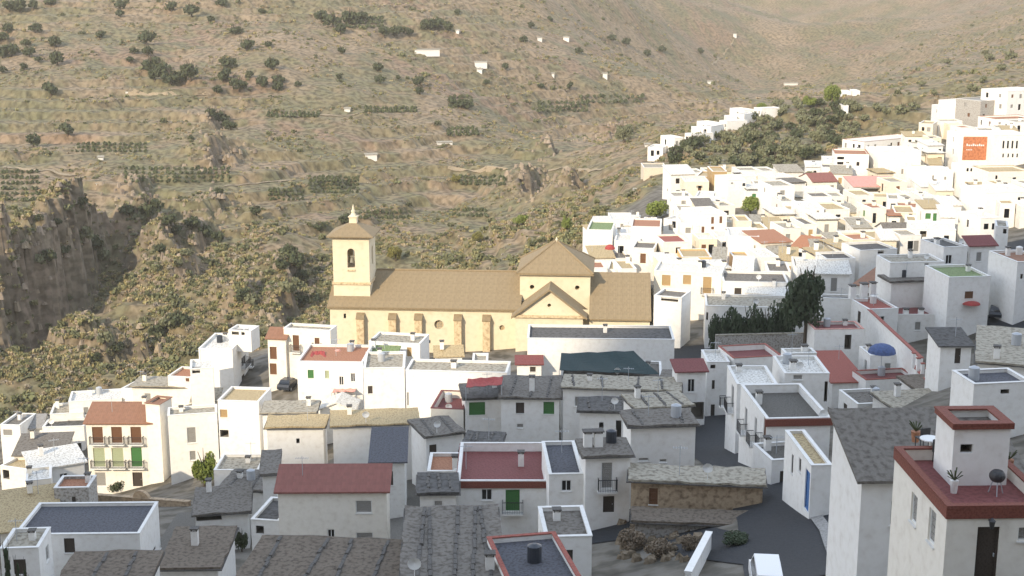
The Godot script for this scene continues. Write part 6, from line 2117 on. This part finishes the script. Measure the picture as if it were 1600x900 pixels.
func scrub_cover() -> void:
	var cols := [Color(0.31, 0.26, 0.125), Color(0.26, 0.24, 0.11), Color(0.33, 0.255, 0.155), Color(0.14, 0.145, 0.07), Color(0.30, 0.255, 0.195)]
	var sets: Array = [[], [], []]
	var n := 0
	while n < 300000:
		var t := rng.randf()
		var d := 215.0 + 900.0 * t * t
		var u := rng.randf_range(-0.44, 0.46)
		var x := u * d
		var z := -d
		if d > 400.0 and rng.randf() > 900.0 / (d + 500.0):
			n += 1
			continue
		var w := wildness(x, z)
		n += 1
		if w < 0.8:
			continue
		var dens := n_patch.get_noise_2d(x * 2.2, z * 2.2) + 0.5 * n_soft.get_noise_2d(x * 4.0, z * 4.0)
		var gorge := 1.0 - smoothstep(330.0, 470.0, d)
		if u > 0.05:
			gorge *= 0.5
		var wy := wild_height(x, z)
		var ph := wy / 3.1 + 0.35 * n_soft.get_noise_2d(x * 0.5, z * 0.5 + 900.0)
		ph -= floorf(ph)
		var keep := 0.14 + 1.7 * dens + 0.62 * gorge + (0.42 if ph > 0.7 else -0.12)
		if d > 450.0 and u < 0.05:
			keep -= 0.05
		if rng.randf() > keep:
			continue
		var c: Color = cols[rng.randi() % 5]
		if gorge > 0.5 and rng.randf() < 0.35:
			c = cols[[1, 3, 0][rng.randi() % 3]]
		var s := rng.randf_range(0.35, 0.9) * (0.8 + 0.7 * gorge) * clampf(d / 380.0, 0.9, 1.8)
		if d > 420.0 and rng.randf() < 0.7:
			s *= 0.55
		if rng.randf() < 0.045:
			s *= 1.9
			c = cols[3]
		sets[rng.randi() % 3].append([Vector3(x, wy - 0.15, z), s, s * rng.randf_range(0.9, 1.6), rng.randf() * TAU, jitter(c, 0.22)])
	for i in 3:
		scatter("scrub", ["low dry scrub covering the valley side", "olive-green brush spread over the slopes", "brown thorn bushes over the slopes"][i], sets[i], crown("bush", i), M["scrub"])
	print("scrub ", sets[0].size() * 3)
	# broken rock along the ravine faces
	var rocks: Array = []
	var rk := Shape.new()
	var r2 := RandomNumberGenerator.new()
	r2.seed = 8
	var ring: Array = []
	var ring2: Array = []
	for i in 7:
		var g := TAU * i / 7.0
		ring.append(Vector3(cos(g), -0.5, sin(g)) * r2.randf_range(0.8, 1.15))
		ring2.append(Vector3(cos(g + 0.3) * 0.6, r2.randf_range(0.5, 1.1), sin(g + 0.3) * 0.6) * r2.randf_range(0.8, 1.1))
	rk.loft(ring, ring2)
	for s in spurs:
		for k in 45:
			var x: float = s[0] + rng.randfn() * 4.5
			var z: float = s[1] + rng.randfn() * s[3] * 0.9
			var w := rng.randf_range(0.3, 1.1)
			rocks.append([Vector3(x, wild_height(x, z), z), w, w * rng.randf_range(0.6, 1.7), rng.randf() * TAU, jitter(Color(0.25, 0.20, 0.15), 0.25)])
	scatter("rock_debris", "broken brown rock along the ravine faces", rocks, rk.mesh(), M["scrub"])

func village_trees() -> void:
	var list := [
		[1025, 345, 40, 30, "leaf_bright", "dome", "round_tree", "bright green round tree above the white houses, left one", 0.2, 62],
		[1172, 334, 36, 24, "leaf_bright", "dome", "round_tree", "clipped yellow-green round tree between the upper white houses", 0.15, 62],
		[1256, 512, 74, 92, "leaf_dark", "dome", "pine_tree", "tall dark pine in the shade beside the walled garden", 0.85, -168],
		[320, 760, 50, 58, "leaf_bright", "near", "garden_tree", "yellow-green tree beside the tall white house at lower left", 0.2, 62],
		[1300, 165, 36, 30, "leaf_bright", "near", "garden_tree", "bright green tree on the crest near the tiny farmhouses", 0.15, 430],
		[1265, 168, 26, 18, "leaf_bright", "near", "garden_tree", "light green tree left of the crest tree", 0.15, 430],
		[1190, 176, 22, 14, "leaf_bright", "near", "garden_tree", "light green bush at the top of the far white row", 0.1, 430],
		[885, 362, 18, 26, "leaf_bright", "near", "garden_tree", "narrow green tree behind the crossing's pyramid roof", 0.2, 240],
		[818, 352, 34, 18, "leaf_bright", "near", "garden_tree", "light green bush row left of the pyramid roof", 0.1, 240],
		[618, 408, 30, 22, "leaf_yellow", "near", "garden_tree", "yellow-green tree behind the nave roof near the tower", 0.15, 240],
		[745, 378, 24, 16, "leaf_yellow", "near", "garden_tree", "yellowish shrub above the middle of the nave roof", 0.1, 240],
		[712, 285, 16, 12, "leaf_yellow", "near", "garden_tree", "golden autumn tree on the middle terraces", 0.1, 240],
		[975, 222, 36, 26, "leaf_olive", "near", "garden_tree", "grey thicket on the rock left of the far row", 0.1, 330],
		[1245, 316, 18, 18, "leaf_olive", "near", "garden_tree", "grey-green tree between white houses in the mid rows", 0.15, 62],
		[1268, 284, 30, 16, "leaf_olive", "near", "garden_tree", "leafy bank beside the red-brown tile hut", 0.1, 62],
		[1432, 300, 24, 12, "leaf_bright", "near", "garden_tree", "low green shrub beside the pink-roofed canopy", 0.1, 62],
		[1565, 285, 16, 16, "leaf_bright", "near", "garden_tree", "green wall plant on the house right of the banner", 0.1, 62]]
	for q in list:
		var p: Vector3 = on_ground(q[0], q[1], 0.0, maxf(q[9], 62.0))
		if q[9] < 0:
			p = at_depth(q[0], q[1], -q[9])
			p.y = ground(p.x, p.z)
		var wd := wildness(p.x, p.z)
		if wd > 0.02:
			p = on_wild(q[0], q[1], q[9])
		var k: float = -p.z / FOCAL
		var ht: float = q[3] * k * 1.05
		if q[9] < 0:
			ht = at_depth(q[0], q[1] - q[3], -q[9]).y - p.y
		tree(q[6], q[7], p, q[2] * 0.5 * k, ht, q[4], q[5], "", q[8])
	for q in [[12, 905, 18, 60, "tallest dark cypress in the lower-left corner"], [28, 905, 14, 34, "short dark cypress beside the tallest one"], [40, 905, 12, 24, "smallest dark cypress of the corner trio"]]:
		var p := at_depth(q[0], q[1], 84.0)
		p.y = minf(p.y, ground(p.x, p.z))
		var k := 84.0 / FOCAL
		var tall := at_depth(q[0], q[1] - q[3], 84.0).y - p.y
		tree("cypress_tree", q[4], p, q[2] * 0.5 * k * 2.2, tall, "leaf_dark", "cypress", "", 0.1)
	for q in [[1120, 522, 34, 28], [1145, 520, 42, 36], [1172, 518, 44, 38], [1200, 518, 44, 40], [1226, 516, 40, 44]]:
		var p := at_depth(q[0], q[1], 174.0)
		var k: float = -p.z / FOCAL
		var top_y := at_depth(q[0], q[1] - q[3], 174.0).y
		p.y = minf(ground(p.x, p.z), p.y)
		tree("garden_shrub", "dark shaded shrub of the walled garden row, %s from the left" % NTH[[1120, 1145, 1172, 1200, 1226].find(q[0])], p, q[2] * 0.6 * k, top_y - p.y, "leaf_dark", "near", "shrubs of the shaded walled garden", 0.05)
	for q in [[185, 768, 34, 24, "leaf_oak", "green shrub at the foot of the three-storey house"], [160, 766, 16, 14, "leaf_olive", "small grey shrub at the three-storey house corner"], [1150, 850, 60, 20, "leaf_dark", "dark hedge below the ruined house's stone terrace"], [1205, 612, 0, 0, "", ""], [378, 862, 26, 40, "leaf_oak", "dark shrub beside the brown flat roof at the bottom"]]:
		if q[4] == "":
			continue
		var p := on_ground(q[0], q[1], 0.0, 70.0)
		var k: float = -p.z / FOCAL
		tree("garden_shrub", q[5], p, q[2] * 0.5 * k, q[3] * k, q[4], "near", "", 0.05)

func far_farms() -> void:
	var a := [[648, 82, 690, "long white farmhouse on the upper slope"], [712, 51, 720, "tiny white hut above the long farmhouse"], [742, 101, 764, "white farm cluster on the upper slope, centre"], [745, 112, 756, "second small white block of the farm cluster"], [196, 147, 212, "white hut on the left upper slope"], [684, 227, 710, "bright white farmhouse above the nave"], [571, 246, 592, "white hut above the bell tower"], [150, 291, 162, "small white hut left of the ravine"], [538, 174, 550, "small cream hut on the middle terraces"], [33, 384, 50, "small pale hut at the ravine's left edge"], [153, 250, 164, "little pale hut above the orchard strip"], [1106, 131, 1117, "tiny white hut on the far slope, left"], [1226, 134, 1250, "white farm on the far slope, right"], [840, 63, 850, "white speck of a farm high on the far slope"], [880, 62, 892, "white farm beside the high speck"], [942, 119, 952, "pale hut on the far slope's middle"], [862, 119, 869, "tiny pale hut left of the far middle hut"], [1146, 57, 1154, "white hut at the end of the far track"], [990, 302, 1014, "ruined cream cabin with dark openings left of the bright tree"], [1008, 230, 1030, "low white house at the foot of the far row"]]
	for q in a:
		var p := on_wild(q[0], q[1], 215.0)
		var near: bool = q[0] == 990
		house(q[3], q[0], q[1] - 4, q[2] - 3, q[1] - 4, 2.6, 2.6, "shed", "white_old" if not near else "cream", "launa_pale", [[992, 305, 997, 309, "o"], [1003, 304, 1010, 309, "o"]] if near else [], {"rise": 0.2, "yaw": rng.randf_range(-12.0, 8.0), "d": -p.z, "base": 3.2, "cat": "farmhouse", "name": "farmhouse"})
	var tracks := [[[[200, 149], [260, 147], [330, 150]], "pale dirt track across the left slope"], [[[448, 182], [500, 180], [560, 178]], "dirt track below the tree row"], [[[700, 262], [760, 263], [830, 258], [880, 262], [940, 266]], "pale track crossing above the church crossing"], [[[1112, 102], [1130, 88], [1142, 70], [1150, 58]], "winding pale track on the far slope"], [[[350, 292], [400, 288], [460, 282]], "track along the ravine's upper edge"], [[[5, 262], [40, 266], [90, 272], [120, 274]], "pale scree path at the left edge"]]
	for q in tracks:
		var pts: Array = []
		for w in q[0]:
			pts.append(on_wild(w[0], w[1]))
		var sh := Shape.new()
		var prev: Array = []
		for i in pts.size() - 1:
			var n := int(maxf(3.0, pts[i].distance_to(pts[i + 1]) / 2.0))
			for k in n + 1:
				var p: Vector3 = pts[i].lerp(pts[i + 1], k / float(n))
				var dir: Vector3 = pts[i + 1] - pts[i]
				var sd := Vector3(-dir.z, 0, dir.x).normalized() * (0.6 + 0.3 * n_fine.get_noise_2d(k * 3.0, i))
				var row: Array = []
				for c in 3:
					var e := p + sd * (c - 1.0)
					e.y = wild_height(e.x, e.z) + 0.35
					row.append(e)
				if prev.size() > 0 and k > 0:
					for c in 2:
						sh.quad(prev[c], prev[c + 1], row[c + 1], row[c])
				prev = row
		var o := put(sh, "path", M["track"], self)
		tag(o, q[1], "", "", "structure")
